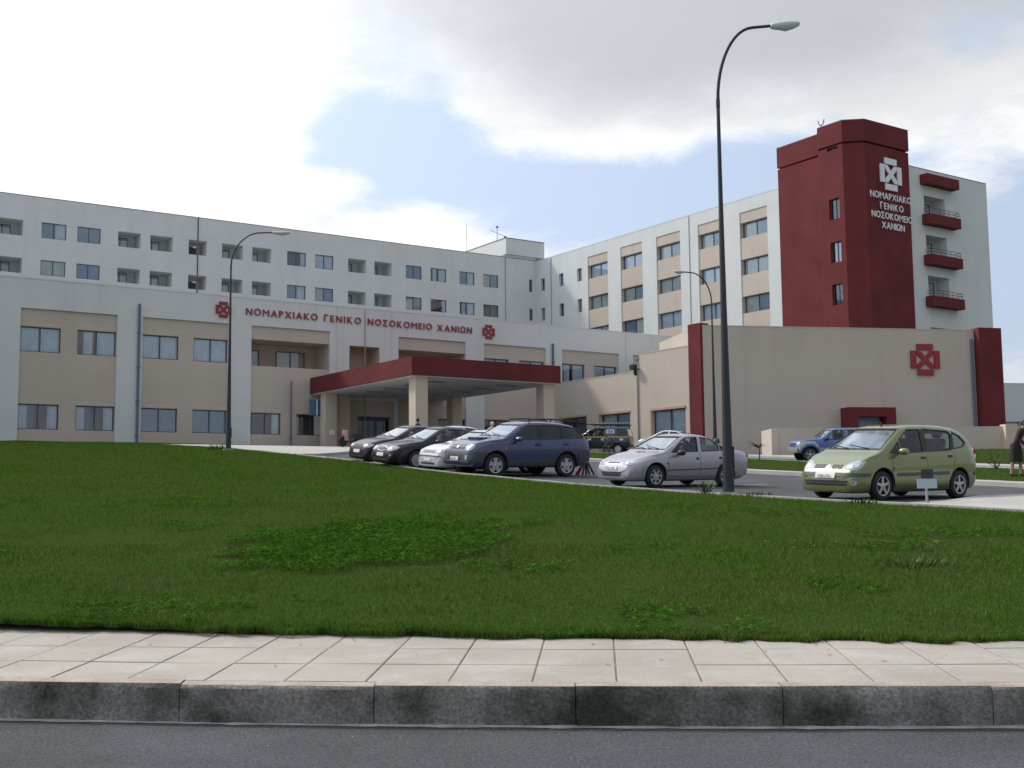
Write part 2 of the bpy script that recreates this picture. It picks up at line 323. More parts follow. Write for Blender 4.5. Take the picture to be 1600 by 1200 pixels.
# ---- far ground, road, forecourt
g = Geo(); S = 40
for i in range(S):
    for j in range(S):
        x0, x1 = -300 + 600 * i / S, -300 + 600 * (i + 1) / S; y0, y1 = 8 + 392 * j / S, 8 + 392 * (j + 1) / S
        g.quad(*[(x, y, gz(x, y) - 0.6) for x, y in ((x0, y0), (x1, y0), (x1, y1), (x0, y1))])
o = struct(gobj('ground', g, M['soil']))
xs = [-300, -60, -20] + [k * 0.5 for k in range(-20, 21)] + [20, 60, 300]
g = Geo()
for a, b in zip(xs[:-1], xs[1:]): g.quad((a, -40, -1.376), (b, -40, -1.376), (b, kerb_y(b) + 0.05, -1.370), (a, kerb_y(a) + 0.05, -1.370))
o = struct(gobj('road', g, M['road']))
# ragged mortar joint between road and kerb
g = Geo()
xs2 = [k * 0.09 for k in range(-90, 91)]; ww = [max(0.0, 0.016 + 0.03 * random.random() * random.random()) for _ in xs2]
for k in range(len(xs2) - 1):
    a, b = xs2[k], xs2[k + 1]
    g.quad((a, kerb_y(a) - ww[k], -1.366), (b, kerb_y(b) - ww[k + 1], -1.366), (b, kerb_y(b) + 0.01, -1.352), (a, kerb_y(a) + 0.01, -1.352))
o = struct(gobj('road_edge_mortar', g, mat('edge_mortar', (0.36, 0.35, 0.33), 0.95, spec=0.1, var=0.4, vscale=5, bump=0.5, bscale=40)))

# ---- roadside kerb: one stone after another
kerb = bpy.data.objects.new('kerb', None); COL.objects.link(kerb); kerb['kind'] = 'structure'
pav = bpy.data.objects.new('pavement', None); COL.objects.link(pav); pav['kind'] = 'structure'
def sfrom(px_list): pass
joints = [-2.06 + 1.21 * k for k in range(-7, 12)]
PZ = lambda y, x: -1.13 + 0.065 * ((y - kerb_y(x)) ) + 0.0
for k in range(len(joints) - 1):
    a, b = joints[k] + 0.003, joints[k + 1] - 0.003; bm = bmesh.new(); n = 14; dz = random.uniform(-0.006, 0.006); dy = random.uniform(-0.006, 0.006)
    rows = []
    for i in range(n + 1):
        x = a + (b - a) * i / n; y = kerb_y(x) + dy; e = random.uniform(-0.004, 0.004); e2 = random.uniform(-0.005, 0.005)
        chip = 0.0
        if 1.55 < x < 2.25: chip = 0.018 * max(0, 1 - abs(x - 1.95) / 0.28)
        pr = [(0.0, -1.40), (0.002 + e2, -1.30), (0.0 + e, -1.20), (0.004 + e2 + chip, -1.158 - chip), (0.022 + e + chip, -1.136 + dz), (0.06, -1.131 + dz), (0.125, -1.127 + dz), (0.126, -1.40)]
        rows.append([bm.verts.new((x, y + p[0], p[1])) for p in pr])
    for r0, r1 in zip(rows[:-1], rows[1:]):
        for j in range(len(r0) - 1):
            f = bm.faces.new((r0[j], r1[j], r1[j + 1], r0[j + 1])); f.material_index = 1 if j in (4, 5) else 0; f.smooth = True
    bm.faces.new(rows[0]); bm.faces.new(rows[-1][::-1]); bm.normal_update()
    me = bpy.data.meshes.new('kerb_stone'); bm.to_mesh(me); bm.free(); me.materials.append(M['kerb']); me.materials.append(M['kerbtop']); me.set_sharp_from_angle(angle=R(40))
    obj('kerb_stone', me, kerb)
# ---- pavement bed and its tiles, square to the kerb
g = Geo()
xs3 = [k * 0.5 for k in range(-40, 41)]
for a, b in zip(xs3[:-1], xs3[1:]): g.quad((a, kerb_y(a) + 0.12, -1.1355), (b, kerb_y(b) + 0.12, -1.1355), (b, kerb_y(b) + 2.3, -1.1355 + 0.065 * 2.18), (a, kerb_y(a) + 2.3, -1.1355 + 0.065 * 2.18))
gobj('mortar_bed', g, M['mortar'], pav)
x = -9.14
while x < 9.5:
    nx = x + 0.513
    for r_ in range(4):
        y0, y1 = 0.132 + r_ * 0.505, 0.132 + (r_ + 1) * 0.505; j = 0.006; bm = bmesh.new(); dz = random.uniform(-0.002, 0.002); tl = [random.uniform(-0.0015, 0.0015) for _ in range(4)]
        def P2(xx, yy, zz):
            sl_ = (kerb_y(xx + 0.05) - kerb_y(xx - 0.05)) / 0.1
            return (xx - sl_ * yy, kerb_y(xx) + yy, -1.13 + 0.065 * (yy - 0.1) + zz)
        c = [(x + j, y0 + j), (nx - j, y0 + j), (nx - j, y1 - j), (x + j, y1 - j)]; e = 0.006
        ci = [(x + j + e, y0 + j + e), (nx - j - e, y0 + j + e), (nx - j - e, y1 - j - e), (x + j + e, y1 - j - e)]
        lo = [bm.verts.new(P2(*p, -0.02)) for p in c]; mi = [bm.verts.new(P2(*p, dz - 0.002 + t)) for p, t in zip(c, tl)]; to = [bm.verts.new(P2(*p, dz + t)) for p, t in zip(ci, tl)]
        bm.faces.new(to)
        for q in range(4):
            p = (q + 1) % 4; bm.faces.new((lo[q], lo[p], mi[p], mi[q])); bm.faces.new((mi[q], mi[p], to[p], to[q]))
        bm.normal_update(); me = bpy.data.meshes.new('tile'); bm.to_mesh(me); bm.free(); me.materials.append(M['tile']); obj('tile', me, pav)
    x = nx

def loff(y):
    t = min(1.0, max(0.0, (y - 11) / 9)); return 0.012 + 0.048 * t * t * (3 - 2 * t)
# ---- lawn, parking, pavements, islands
NK = [(17.0, 9.6), (12.5, 12.9), (9.6, 16.4), (8.14, 18.45), (7.45, 19.5), (6.68, 20.6), (5.72, 22.0), (4.45, 23.9), (3.2, 25.8), (1.9, 27.85), (0.6, 30.2), (-1.0, 33.2), (-3.33, 37.2), (-6.05, 41.8), (-9.63, 47.9), (-13.0, 53.7), (-15.8, 57.9)]
lawn_poly = [(x, kerb_y(x) + 1.56 - 0.055 * max(-6, min(6, x))) for x in [-40, -20, -10, -7, -5, -4, -3, -2, -1, 0, 1, 2, 3, 4, 5, 7, 10, 14, 16]] + NK + [(-17.2, 59.6), (-18.8, 61.5), (-17.5, 77.4), (-30.0, 69.05), (-55.0, 52.3), (-70, 45), (-70, 10)]
LAWN = lawn_poly
o = obj('lawn', sheet(lawn_poly, 0.0, 1.0, zf=lambda x, y: gz(x, y) + loff(y))); o.data.materials.append(M['soil']); struct(o)
asph = [(22, 5), (17.0, 9.6)] + NK[1:] + [(-17.2, 59.6), (-18, 80), (-5, 95), (60, 95), (60, 5)]
o = obj('car_park', sheet(asph, 0.0, 1.5)); o.data.materials.append(M['asphalt']); struct(o)
g = Geo(); kerb_strip(g, NK, -0.14, -0.1, 0.10, step=0.8, jit=0.004); o = struct(gobj('car_park_kerb', g, M['concrete']))
# pale corner pavement beside the green car
cp = [(9.6, 16.4), (8.14, 18.45), (7.45, 19.5), (6.9, 20.3), (8.3, 21.9), (9.95, 24.5), (10.6, 25.0), (11.6, 25.4), (14.5, 25.8), (20, 25), (24, 18), (17, 9.6), (12.5, 12.9)]
o = obj('corner_pavement', sheet(cp, 0.085, 1.0)); o.data.materials.append(M['concrete']); struct(o)
g = Geo(); kerb_strip(g, cp[3:10], 0.13, -0.1, 0.092, step=0.6); struct(gobj('corner_kerb', g, M['concrete']))
# pavement in front of the hospital's left half
lp = [(-15.8, 57.9), (-13.0, 53.7), (-9.63, 47.9), (-8.9, 46.7), (-8.0, 47.3), (-7.6, 49.5), (-7.3, 52.5), (-7.4, 58), (-7.6, 66), (-12, 78), (-17.5, 77.4), (-18.8, 61.5)]
o = obj('front_pavement', sheet(lp, 0.10, 1.0)); o.data.materials.append(M['concrete']); struct(o)
g = Geo(); kerb_strip(g, [(-8.9, 46.7), (-8.0, 47.3), (-7.6, 49.5), (-7.3, 52.5), (-7.4, 58), (-7.6, 66)], 0.14, -0.1, 0.105, step=0.8); struct(gobj('front_kerb', g, M['concrete']))
# grass island between car park and drive
IN = [(15.2, 26.5), (13.41, 30.2), (11.6, 34.2), (9.63, 38.3), (8.12, 41.0), (5.85, 45.9), (4.3, 48.6), (2.9, 50.2), (1.2, 52.0)]
IF = [(0.6, 58.2), (3.4, 59.4), (6.4, 58.8), (11.3, 56.9), (13.4, 53.5), (17.8, 44.6), (18.7, 42.1), (21, 36), (22, 30)]
def inset(line, d):
    out = []
    for k, p in enumerate(line):
        a, b = Vector(line[max(k - 1, 0)]), Vector(line[min(k + 1, len(line) - 1)]); t = (b - a).normalized(); out.append((p[0] - t.y * d, p[1] + t.x * d))
    return out
g = Geo(); kerb_strip(g, IN, -0.75, -0.1, 0.12, step=1.0); kerb_strip(g, IF, -0.5, -0.1, 0.12, step=1.0)
kerb_strip(g, [IN[-1], (0.2, 54.5), IF[0]], -0.4, -0.1, 0.12); o = struct(gobj('island_kerb', g, M['concrete']))
isl = inset(IN, -0.7) + [(0.6, 54.5)] + inset(IF, -0.45)
ISL = isl
o = obj('island_lawn', sheet(isl, 0.12, 1.0)); o.data.materials.append(M['soil']); struct(o)
# pavement and bank along the boundary wall
FP = [(12.93, 65.0), (15.0, 60.9), (17.0, 55.0), (19.2, 48.2), (20.3, 45.6), (23.5, 39)]
FP2 = [(25.0, 41.5), (21.8, 47.3), (20.4, 51.0), (17.6, 60.0), (16.6, 64.5), (13.6, 66.6), (12.0, 67.0)]
o = obj('wall_pavement', sheet(FP + FP2, 0.115, 1.0)); o.data.materials.append(M['concrete']); struct(o)
g = Geo(); kerb_strip(g, FP, -0.14, -0.1, 0.12, step=1.0); struct(gobj('wall_kerb', g, M['concrete']))
bank_poly = [(25.0, 41.5), (21.8, 47.3), (20.4, 51.0), (17.6, 60.0), (16.6, 64.5), (16.6, 66.7), (60, 66.7), (60, 42)]
BANK = bank_poly
o = obj('bank_lawn', sheet(bank_poly, 0.13, 1.2)); o.data.materials.append(M['soil']); struct(o)
# bay lines
g = Geo()
for t in (-0.6, 5.2):
    a0 = Vector((5.6 - 0.532 * t * 1.0, 24.6 + 0.847 * t)); 
    q = resample([a0 + Vector((0.83, 0.558)) * 0.4, a0 + Vector((0.83, 0.558)) * 5.0], 0.5)
    for a, b in zip(q[:-1], q[1:]):
        n_ = Vector((-0.558, 0.83)) * 0.05
        g.quad(*[(p.x, p.y, gz(p.x, p.y) + 0.012) for p in (a - n_, b - n_, b + n_, a + n_)])
struct(gobj('bay_lines', g, M['ptwhite']))

# ------------------------------------------------------------------ hospital
K = 1.15
HO = Vector((-29.8, 69.0, 0)); HA = math.pi / 2 - YAW        # local x runs along the long front, y into the building
A2 = Vector((math.cos(HA), math.sin(HA), 0)); B2 = Vector((math.sin(HA), -math.cos(HA), 0))
def HP(a, b, z=0): return HO + (A2 * a + B2 * b) * K + Vector((0, 0, z * K))
def frameA(a0, b0): p = HP(a0, b0); return pose(p.x, p.y, 0, HA)               # faces the lawn
def frameB(a0, b0): p = HP(a0, b0); return pose(p.x, p.y, 0, HA - math.pi / 2)  # faces left
def sc3(g):
    g.v = [(x * K, y * K, z * K) for x, y, z in g.v]; return g
def wall_geo(g, u0, u1, z0, z1, ops, y=0.0, m=0, top=0.3, mtop=None):
    """wall face with openings (u0,u1,z0,z1,depth,material of the reveal)"""
    us = sorted({u0, u1, *[v for o in ops for v in o[:2] if u0 < v < u1]}); zs = sorted({z0, z1, *[v for o in ops for v in o[2:4] if z0 < v < z1]})
    for i in range(len(us) - 1):
        for j in range(len(zs) - 1):
            cu, cz = (us[i] + us[i + 1]) / 2, (zs[j] + zs[j + 1]) / 2
            if any(o[0] < cu < o[1] and o[2] < cz < o[3] for o in ops): continue
            g.quad((us[i], y, zs[j]), (us[i + 1], y, zs[j]), (us[i + 1], y, zs[j + 1]), (us[i], y, zs[j + 1]), m)
    for o in ops:
        a, b, c, d, dp = o[:5]; mm = o[5] if len(o) > 5 else m; a, b = max(a, u0), min(b, u1); c = max(c, z0); e = y + dp
        g.quad((a, y, d), (b, y, d), (b, e, d), (a, e, d), mm); g.quad((a, y, c), (a, e, c), (b, e, c), (b, y, c), mm)
        g.quad((a, y, c), (a, y, d), (a, e, d), (a, e, c), mm); g.quad((b, y, c), (b, e, c), (b, e, d), (b, y, d), mm)
    if top: 
        g.quad((u0, y - 0.015, z1), (u1, y - 0.015, z1), (u1, y + top, z1), (u0, y + top, z1), m if mtop is None else mtop); g.quad((u0, y - 0.015, z1), (u0, y - 0.015, z1 - 0.06), (u1, y - 0.015, z1 - 0.06), (u1, y - 0.015, z1), m if mtop is None else mtop)
        g.quad((u0, y + top, z1), (u1, y + top, z1), (u1, y + top, z1 - 0.8), (u0, y + top, z1 - 0.8), m)
WCACHE = {}
def window(parent, F, u, z, w_, h, style=0, lintel=None, room=0.7, mull=1, y=0.0):
    """frame (with its dark reveal box), panes and curtains; F is the wall frame, (u,z) the lower left corner in hospital units"""
    key = (round(w_, 2), round(h, 2), style, lintel, room, mull)
    if key not in WCACHE:
        W, Hh = w_ * K, h * K; t = 0.055; g = Geo()
        g.box(0, W, -0.02, 0.05, 0, t); g.box(0, W, -0.02, 0.05, Hh - t, Hh); g.box(0, t, -0.02, 0.05, t, Hh - t); g.box(W - t, W, -0.02, 0.05, t, Hh - t)
        xs_ = [t] + [W * (k + 1) / (mull + 1) for k in range(mull)] + [W - t]
        for k in range(mull): g.box(xs_[k + 1] - 0.035, xs_[k + 1] + 0.035, -0.025, 0.05, t, Hh - t)
        rd = room * K
        g.quad((0, rd, 0), (W, rd, 0), (W, rd, Hh), (0, rd, Hh), 1); g.quad((0, 0.05, Hh), (W, 0.05, Hh), (W, rd, Hh), (0, rd, Hh), 1); g.quad((0, 0.05, 0), (0, rd, 0), (W, rd, 0), (W, 0.05, 0), 1)
        g.quad((0, 0.05, 0), (0, 0.05, Hh), (0, rd, Hh), (0, rd, 0), 1); g.quad((W, 0.05, 0), (W, rd, 0), (W, rd, Hh), (W, 0.05, Hh), 1)
        fm = g.mesh('window_frame', [M['frame'], M['room']])
        panes = []
        for k in range(mull + 1):
            g = Geo(); a, b = xs_[k] + (0.03 if k else 0), xs_[k + 1] - (0.03 if k < mull else 0); yy = 0.008 + 0.018 * (k % 2)
            g.quad((a, yy, t), (b, yy, t), (b, yy, Hh - t), (a, yy, Hh - t)); panes.append(g.mesh('pane', M['glass']))
        cur = []
        def drape(x0, x1, m_, yc=0.11, z0_=0.02):
            g = Geo(); n = max(6, int((x1 - x0) / 0.05)); prev = None
            for i in range(n + 1):
                x = x0 + (x1 - x0) * i / n; p = ((x, yc + 0.035 * math.sin(i * 1.7) + random.uniform(-0.01, 0.01), z0_), (x, yc + 0.03 * math.sin(i * 1.7), Hh))
                if prev: g.quad(prev[0], p[0], p[1], prev[1])
                prev = p
            cur.append(g.mesh('curtain', m_, smooth=True))
        def blind(x0, x1, z0_, m_):
            g = Geo(); g.quad((x0, 0.09, z0_), (x1, 0.09, z0_), (x1, 0.09, Hh), (x0, 0.09, Hh)); cur.append(g.mesh('blind', m_))
        if style == 1: drape(0.03, W - 0.03, M['curtain'])
        elif style == 2: drape(W * 0.18, W * 0.42, M['curtain']); drape(W * 0.52, W - 0.03, M['curtain'])
        elif style == 3: blind(0, W, 0.0, M['curtain3'])
        elif style == 4: drape(0.03, W * 0.25, M['curtain']); drape(W * 0.25, W * 0.4, M['curtain2']); drape(W * 0.74, W * 0.97, M['curtain'])
        elif style == 5: blind(0, W * 0.55, 0, M['curtain3']); drape(W * 0.56, W - 0.03, M['curtain'])
        elif style == 6: drape(0.03, W * 0.48, M['curtain4']); blind(W * 0.5, W, 0, M['curtain3'])
        elif style == 7: drape(W * 0.75, W * 0.97, M['curtain'])
        elif style == 8: blind(0, W * 0.5, 0.0, M['curtain3']); blind(W * 0.5, W, Hh * 0.0, M['curtain4'])
        elif style == 9: drape(0.03, W - 0.03, M['curtain4'])
        ln = None
        if lintel:
            g = Geo(); g.box(0, W, -0.178, 0.06, Hh + 0.03, Hh + lintel * K); g.box(0, W, -0.15, 0.06, Hh + 0.002, Hh + 0.03); ln = g.mesh('shutter_box', M[('warm')])
        WCACHE[key] = (fm, panes, cur, ln)
    fm, panes, cur, ln = WCACHE[key]
    o = obj('window', fm, parent, F @ Matrix.Translation((u * K, y * K, z * K)))
    for p in panes: obj('pane', p, o)
    for c in cur: obj(c.name.split('.')[0], c, o)
    if ln: obj('shutter_box', ln, o)
    return o

# ---- front block (two storeys, long sign)
podF = frameA(0, 0)
pod = thing('hospital_front_block', 'two storey white and beige hospital front block with drainpipes behind the lawn', 'building', HP(14, 0, 2.9))
PAN = [(-6.35, -1.38), (0.03, 5.03), (6.42, 11.37), (12.77, 17.79), (22.54, 27.56), (28.99, 34.08), (35.45, 40.57), (41.9, 46.9)]
g = Geo()
wall_geo(g, -30, 49, 0.5, 11.79, [(a, b, 0.5, 10.15, 0.12) for a, b in PAN] + [(19.12, 21.2, 7.6, 9.36, 1.7, 1), (18.3, 22.2, 0.5, 6.0, 0.12, 1)], mtop=0)
g.quad((-30, 0, 0.5), (-30, 12, 0.5), (-30, 12, 11.79), (-30, 0, 11.79)); g.quad((19.12, 1.7, 7.6), (21.2, 1.7, 7.6), (21.2, 1.7, 9.36), (19.12, 1.7, 9.36), 1)
gobj('wall', sc3(g), [M['white'], M['beige'], M['coping']], pod, podF)
g = Geo(); g.quad((-30, 0.3, 11.2), (49, 0.3, 11.2), (49, 40, 11.2), (-30, 40, 11.2)); g.quad((-30, 4.0, 0), (-30, 4.0, 11.2), (49, 4.0, 11.2), (49, 4.0, 0)); gobj('roof', sc3(g), M['roofing'], pod, podF)
WU = [(0.0, 1), (2.93, 2), (0.0, 1), (2.92, 1), None, None, None, None]
for i, (a, b) in enumerate(PAN):
    ops = []; wins = []
    if i in (3, 4):
        ops.append((a, b, 7.78, 9.36, 2.3, 1))
        if i == 3: ops += [(a + 0.0, a + 1.93, 3.74, 5.0, 0.14), (a + 2.9, a + 4.85, 3.74, 5.0, 0.14)]
        else: ops += [(a + 2.95, b, 3.74, 5.0, 0.14)]
    else:
        for du, w_ in ((0.0, 2.07), (2.93, 2.05)):
            ops += [(a + du, a + du + w_, 7.84, 9.18, 0.14), (a + du, a + du + w_, 3.73, 5.06, 0.14)]
    g = Geo(); wall_geo(g, a, b, 0.5, 10.15, ops, y=0.12, top=0)
    if i in (3, 4):
        g.quad((a, 2.42, 7.4), (b, 2.42, 7.4), (b, 2.42, 9.5), (a, 2.42, 9.5), 0)
        g.quad((a, 0.3, 7.78), (b, 0.3, 7.78), (b, 0.3, 7.0), (a, 0.3, 7.0), 0)
    gobj('infill_panel', sc3(g), [M['beige'], M['beige']], pod, podF)
    st = {0: (3, 1, 3, 1), 1: (1, 2, 4, 4), 2: (1, 1, 3, 3), 3: (7, 0), 4: (5,), 5: (3, 5, 0, 3), 6: (2, 1, 0, 3), 7: (1, 1, 3, 3)}[i]
    if i == 3:
        window(pod, podF, a, 3.74, 1.93, 1.26, 7, 0.2, y=0.26); window(pod, podF, a + 2.9, 3.74, 1.95, 1.26, 0, 0.2, y=0.26)
        window(pod, podF, a + 0.0, 7.4, 1.4, 1.6, 7, None, y=2.38, room=0.6); window(pod, podF, a + 2.5, 7.4, 1.9, 1.62, 5, None, y=2.38, room=0.6)
    elif i == 4:
        window(pod, podF, a + 2.95, 3.74, b - a - 2.95, 1.26, 6, 0.2, y=0.26); window(pod, podF, a + 0.5, 7.4, 1.9, 1.62, 0, None, y=2.38, room=0.6)
    else:
        for k, (du, w_) in enumerate(((0.0, 2.07), (2.93, 2.05))):
            window(pod, podF, a + du, 7.84, w_, 1.34, st[k], 0.2, y=0.26); window(pod, podF, a + du, 3.73, w_, 1.33, st[2 + k], 0.2, y=0.26)
window(pod, podF, 19.16, 7.62, 0.8, 1.5, 0, None, y=1.66, mull=0, room=0.5)
# entrance wall under the canopy with its dark glazed doors
g = Geo(); wall_geo(g, 18.3, 22.2, 0.5, 6.0, [(19.75, 22.1, 0.5, 5.0, 0.5, 0)], y=0.12, top=0); gobj('entrance_wall', sc3(g), M['warm'], pod, podF)
g = Geo(); g.box(19.75, 22.1, 0.50, 0.56, 4.75, 5.0); g.box(19.75, 19.95, 0.5, 0.56, 0.5, 4.75, 1); g.box(21.1, 21.28, 0.5, 0.56, 0.5, 4.75, 1)
for u in (20.3, 20.66): g.box(u, u + 0.05, 0.52, 0.56, 0.5, 4.75)
g.quad((19.75, 2.4, 0.5), (22.1, 2.4, 0.5), (22.1, 2.4, 5), (19.75, 2.4, 5), 2); g.quad((19.75, 0.6, 5), (22.1, 0.6, 5), (22.1, 2.4, 5), (19.75, 2.4, 5), 2)
g.quad((19.75, 0.6, 0.5), (19.75, 2.4, 0.5), (19.75, 2.4, 5), (19.75, 0.6, 5), 2); g.quad((22.1, 0.6, 0.5), (22.1, 2.4, 0.5), (22.1, 2.4, 5), (22.1, 0.6, 5), 2)
e = gobj('entrance_door', sc3(g), [M['frame'], M['pipe'], M['room']], pod, podF)
g = Geo(); g.quad((19.95, 0.53, 0.5), (21.1, 0.53, 0.5), (21.1, 0.53, 4.75), (19.95, 0.53, 4.75)); g.quad((21.28, 0.53, 0.5), (22.1, 0.53, 0.5), (22.1, 0.53, 4.75), (21.28, 0.53, 4.75)); gobj('door_glass', sc3(g), M['privacy'], e)
for u, r_, z1, mt in ((6.2, 0.085, 10.85, 'pipe'), (34.62, 0.085, 10.5, 'pipe'), (15.27, 0.055, 6.95, 'pipe'), (20.17, 0.03, 11.7, 'greypipe'), (18.25, 0.02, 11.7, 'white'), (22.06, 0.02, 11.7, 'white'), (41.22, 0.02, 11.7, 'white')):
    g = Geo(); g.tube([(u * K, -r_ - 0.02, 1.5 * K), (u * K, -r_ - 0.02, z1 * K)], r_, 10)
    zz = 3.5
    while mt == 'pipe' and zz < z1: g.box(u * K - r_ - 0.03, u * K + r_ + 0.03, -r_ * 2 - 0.03, 0.0, zz * K, zz * K + 0.05); zz += 1.9
    gobj('drainpipe', g, M[mt], pod, podF, angle=40)

# ---- left ward wing
WB = -41.93; CA = 62.88
uF = frameA(0, WB)
ward = thing('ward_wing', 'long pale ward wing with two window rows and dark loggias above the front block', 'building', HP(30, WB, 0))
def room_row(z0, z1):
    ops = []
    for a, b, k in UWIN:
        ops.append((a, b, z0, z1, 2.0 if k else 0.13, 0))
    return ops
UWIN = [(-2.0, 0.1, 0), (1.2, 3.2, 0), (5.72, 7.82, 1), (9.35, 11.46, 0), (12.4, 14.44, 0), (15.99, 18.04, 1), (18.93, 21.02, 1), (22.56, 24.31, 1), (25.83, 27.92, 1), (28.88, 30.85, 1), (32.52, 34.53, 0), (35.54, 37.55, 0), (39.21, 41.26, 1), (42.22, 44.25, 1), (45.94, 47.88, 0), (48.96, 50.95, 0), (52.61, 54.56, 0), (55.68, 57.68, 0)]
ROWS = [(23.12, 24.54), (19.8, 21.15)]
g = Geo(); ops = []
for z0, z1 in ROWS: ops += room_row(z0, z1)
wall_geo(g, -14, CA, 8, 26.8, ops + [(61.9, 62.35, z0, z1, 0.2) for z0, z1 in ROWS], mtop=2)
for z0, z1 in ROWS:
    for a, b, k in UWIN:
        if k: g.quad((a, 2.0, z0), (b, 2.0, z0), (b, 2.0, z1), (a, 2.0, z1), 0)
g.quad((-14, 0, 8), (-14, 15, 8), (-14, 15, 26.8), (-14, 0, 26.8))
gobj('wall', sc3(g), [M['white'], M['beige'], M['coping']], ward, uF)
g = Geo(); g.quad((-14, 0.3, 26.2), (80, 0.3, 26.2), (80, 15, 26.2), (-14, 15, 26.2)); g.quad((-14, 3.4, 8), (-14, 3.4, 26.2), (CA, 3.4, 26.2), (CA, 3.4, 8)); g.quad((-14, 15, 8), (80, 15, 8), (80, 15, 26.2), (-14, 15, 26.2)); gobj('roof', sc3(g), M['roofing'], ward, uF)
STY = {0: [3, 3, 0, 5, 3, 0, 0, 0, 0, 0, 7, 1, 0, 0, 3, 2, 5, 6], 1: [3, 3, 0, 9, 3, 0, 0, 0, 0, 0, 5, 6, 0, 0, 6, 7, 2, 0]}
for r_, (z0, z1) in enumerate(ROWS):
    for i, (a, b, k) in enumerate(UWIN):
        if not k: window(ward, uF, a, z0, b - a, z1 - z0, STY[r_][i], None, y=0.13)
        else:
            narrow = (b - a) < 1.9
            window(ward, uF, a + 0.02, z0 - 0.25, (b - a) * (0.66 if not narrow else 0.36), 1.5, (0, 7, 0, 2)[(i + r_) % 4] if not narrow else 1, None, y=1.94, room=0.5)
            if narrow:
                g = Geo(); g.box((a + b) / 2 - 0.2, (a + b) / 2 + 0.5, 1.93, 1.99, z0 - 0.2, z1 - 0.28); gobj('loggia_door', sc3(g), M['room'], ward, uF)
                g = Geo(); g.box((a + 0.62), (a + 0.95), 0.62, 0.78, z1 - 0.62, z1 - 0.48); gobj('loggia_lamp', sc3(g), M['signwhite'], ward, uF)
    window(ward, uF, 61.9, z0, 0.45, z1 - z0, 0, None, y=0.2, mull=0)
for u in (23.43,):
    for z0, z1 in ((24.54, 26.75), (21.15, 23.12), (11.9, 19.8)):
        g = Geo(); g.tube([(u * K, -0.04, z0 * K), (u * K, -0.04, z1 * K)], 0.055, 8); gobj('drainpipe', g, M['steel'], ward, uF)
g = Geo(); g.tube([(58.62 * K, -0.05, 12 * K), (58.62 * K, -0.05, 27.05 * K)], 0.06, 8); gobj('drainpipe', g, M['greypipe'], ward, uF)
# lift-motor box on the roof corner
g = Geo(); g.box(58.62, 63.9, -0.22, 9.5, 27.1, 28.92, 0); g.box(58.58, 63.94, -0.26, 9.54, 28.92, 28.99, 1); g.box(58.75, CA, 0.02, 9.0, 26.0, 27.1, 0); gobj('roof_box', sc3(g), [M['white'], M['coping']], ward, uF)

# ---- right ward wing
bF = frameB(CA, WB)
ward2 = thing('ward_wing', 'ward wing with beige window bays running forward to the red tower', 'building', HP(CA, WB + 20, 0))
BP = [(9.63, 13.05), (15.17, 18.64), (20.8, 24.28), (26.8, 30.07), (32.31, 35.7)]
BR = [(23.1, 24.52), (19.7, 21.15), (16.2, 17.75), (12.9, 14.4)]
SW = [(0.92, 1.66), (4.42, 5.22), (7.72, 8.56)]
g = Geo()
wall_geo(g, 0, 37.2, 7, 26.75, [(a, b, 7, 25.5, 0.06) for a, b in BP] + [(a, b, z0, z1, 0.3) for a, b in SW for z0, z1 in BR], mtop=0)
gobj('wall', sc3(g), [M['white'], M['beige'], M['coping']], ward2, bF)
g = Geo(); g.quad((0, 0.3, 26.2), (44, 0.3, 26.2), (44, 17, 26.2), (0, 17, 26.2)); g.quad((0, 2, 7), (0, 2, 26.2), (44, 2, 26.2), (44, 2, 7)); g.quad((0, 16.9, 7), (44, 16.9, 7), (44, 16.9, 26.2), (0, 16.9, 26.2)); gobj('roof', sc3(g), M['roofing'], ward2, bF)
BST = [[1, 1, 6, 6, 6], [9, 6, 9, 1, 9], [1, 8, 1, 1, 6], [6, 9, 1, 9, 9]]
for i, (a, b) in enumerate(BP):
    g = Geo(); wall_geo(g, a, b, 7, 25.5, [(a, b - 0.002, z0, z1, 0.42) for z0, z1 in BR], y=0.06, top=0); gobj('infill_panel', sc3(g), M['beige'], ward2, bF)
    for r_, (z0, z1) in enumerate(BR): window(ward2, bF, a + 0.02, z0, b - a - 0.04, z1 - z0, BST[r_][i], None, y=0.46)
for a, b in SW:
    for z0, z1 in BR: window(ward2, bF, a, z0, b - a, z1 - z0, random.choice((0, 3, 9)), None, y=0.3, mull=0)
for u, r_ in ((2.92, 0.05), (25.59, 0.035)):
    g = Geo(); g.tube([(u * K, -r_, 8 * K), (u * K, -r_, 26.6 * K)], r_, 8); gobj('drainpipe', g, M['greypipe'], ward2, bF)
# end wall with red balconies
eF = frameA(CA, WB + 46.3)
g = Geo(); EW = [(7.75, 10.6, 22.6, 25.1), (7.8, 10.65, 19.0, 21.7), (7.85, 10.7, 15.5, 18.2), (7.9, 10.75, 11.5, 13.8)]
wall_geo(g, 5.4, 16.75, 6, 27.43, [(*e_, 1.3, 0) for e_ in EW], mtop=1)
for a, b, z0, z1 in EW: g.quad((a, 1.3, z0), (b, 1.3, z0), (b, 1.3, z1), (a, 1.3, z1), 0)
g.quad((16.75, 0, 6), (16.75, 18, 6), (16.75, 18, 27.43), (16.75, 0, 27.43)); g.quad((5.4, 0.3, 26.9), (16.75, 0.3, 26.9), (16.75, 18, 26.9), (5.4, 18, 26.9)); g.quad((5.4, 18, 6), (5.4, 18, 27.4), (16.75, 18, 27.4), (16.75, 18, 6))
g.quad((5.4, 0, 26.0), (5.4, 6, 26.0), (5.4, 6, 27.43), (5.4, 0, 27.43))
gobj('end_wall', sc3(g), [M['white'], M['coping']], ward2, eF)
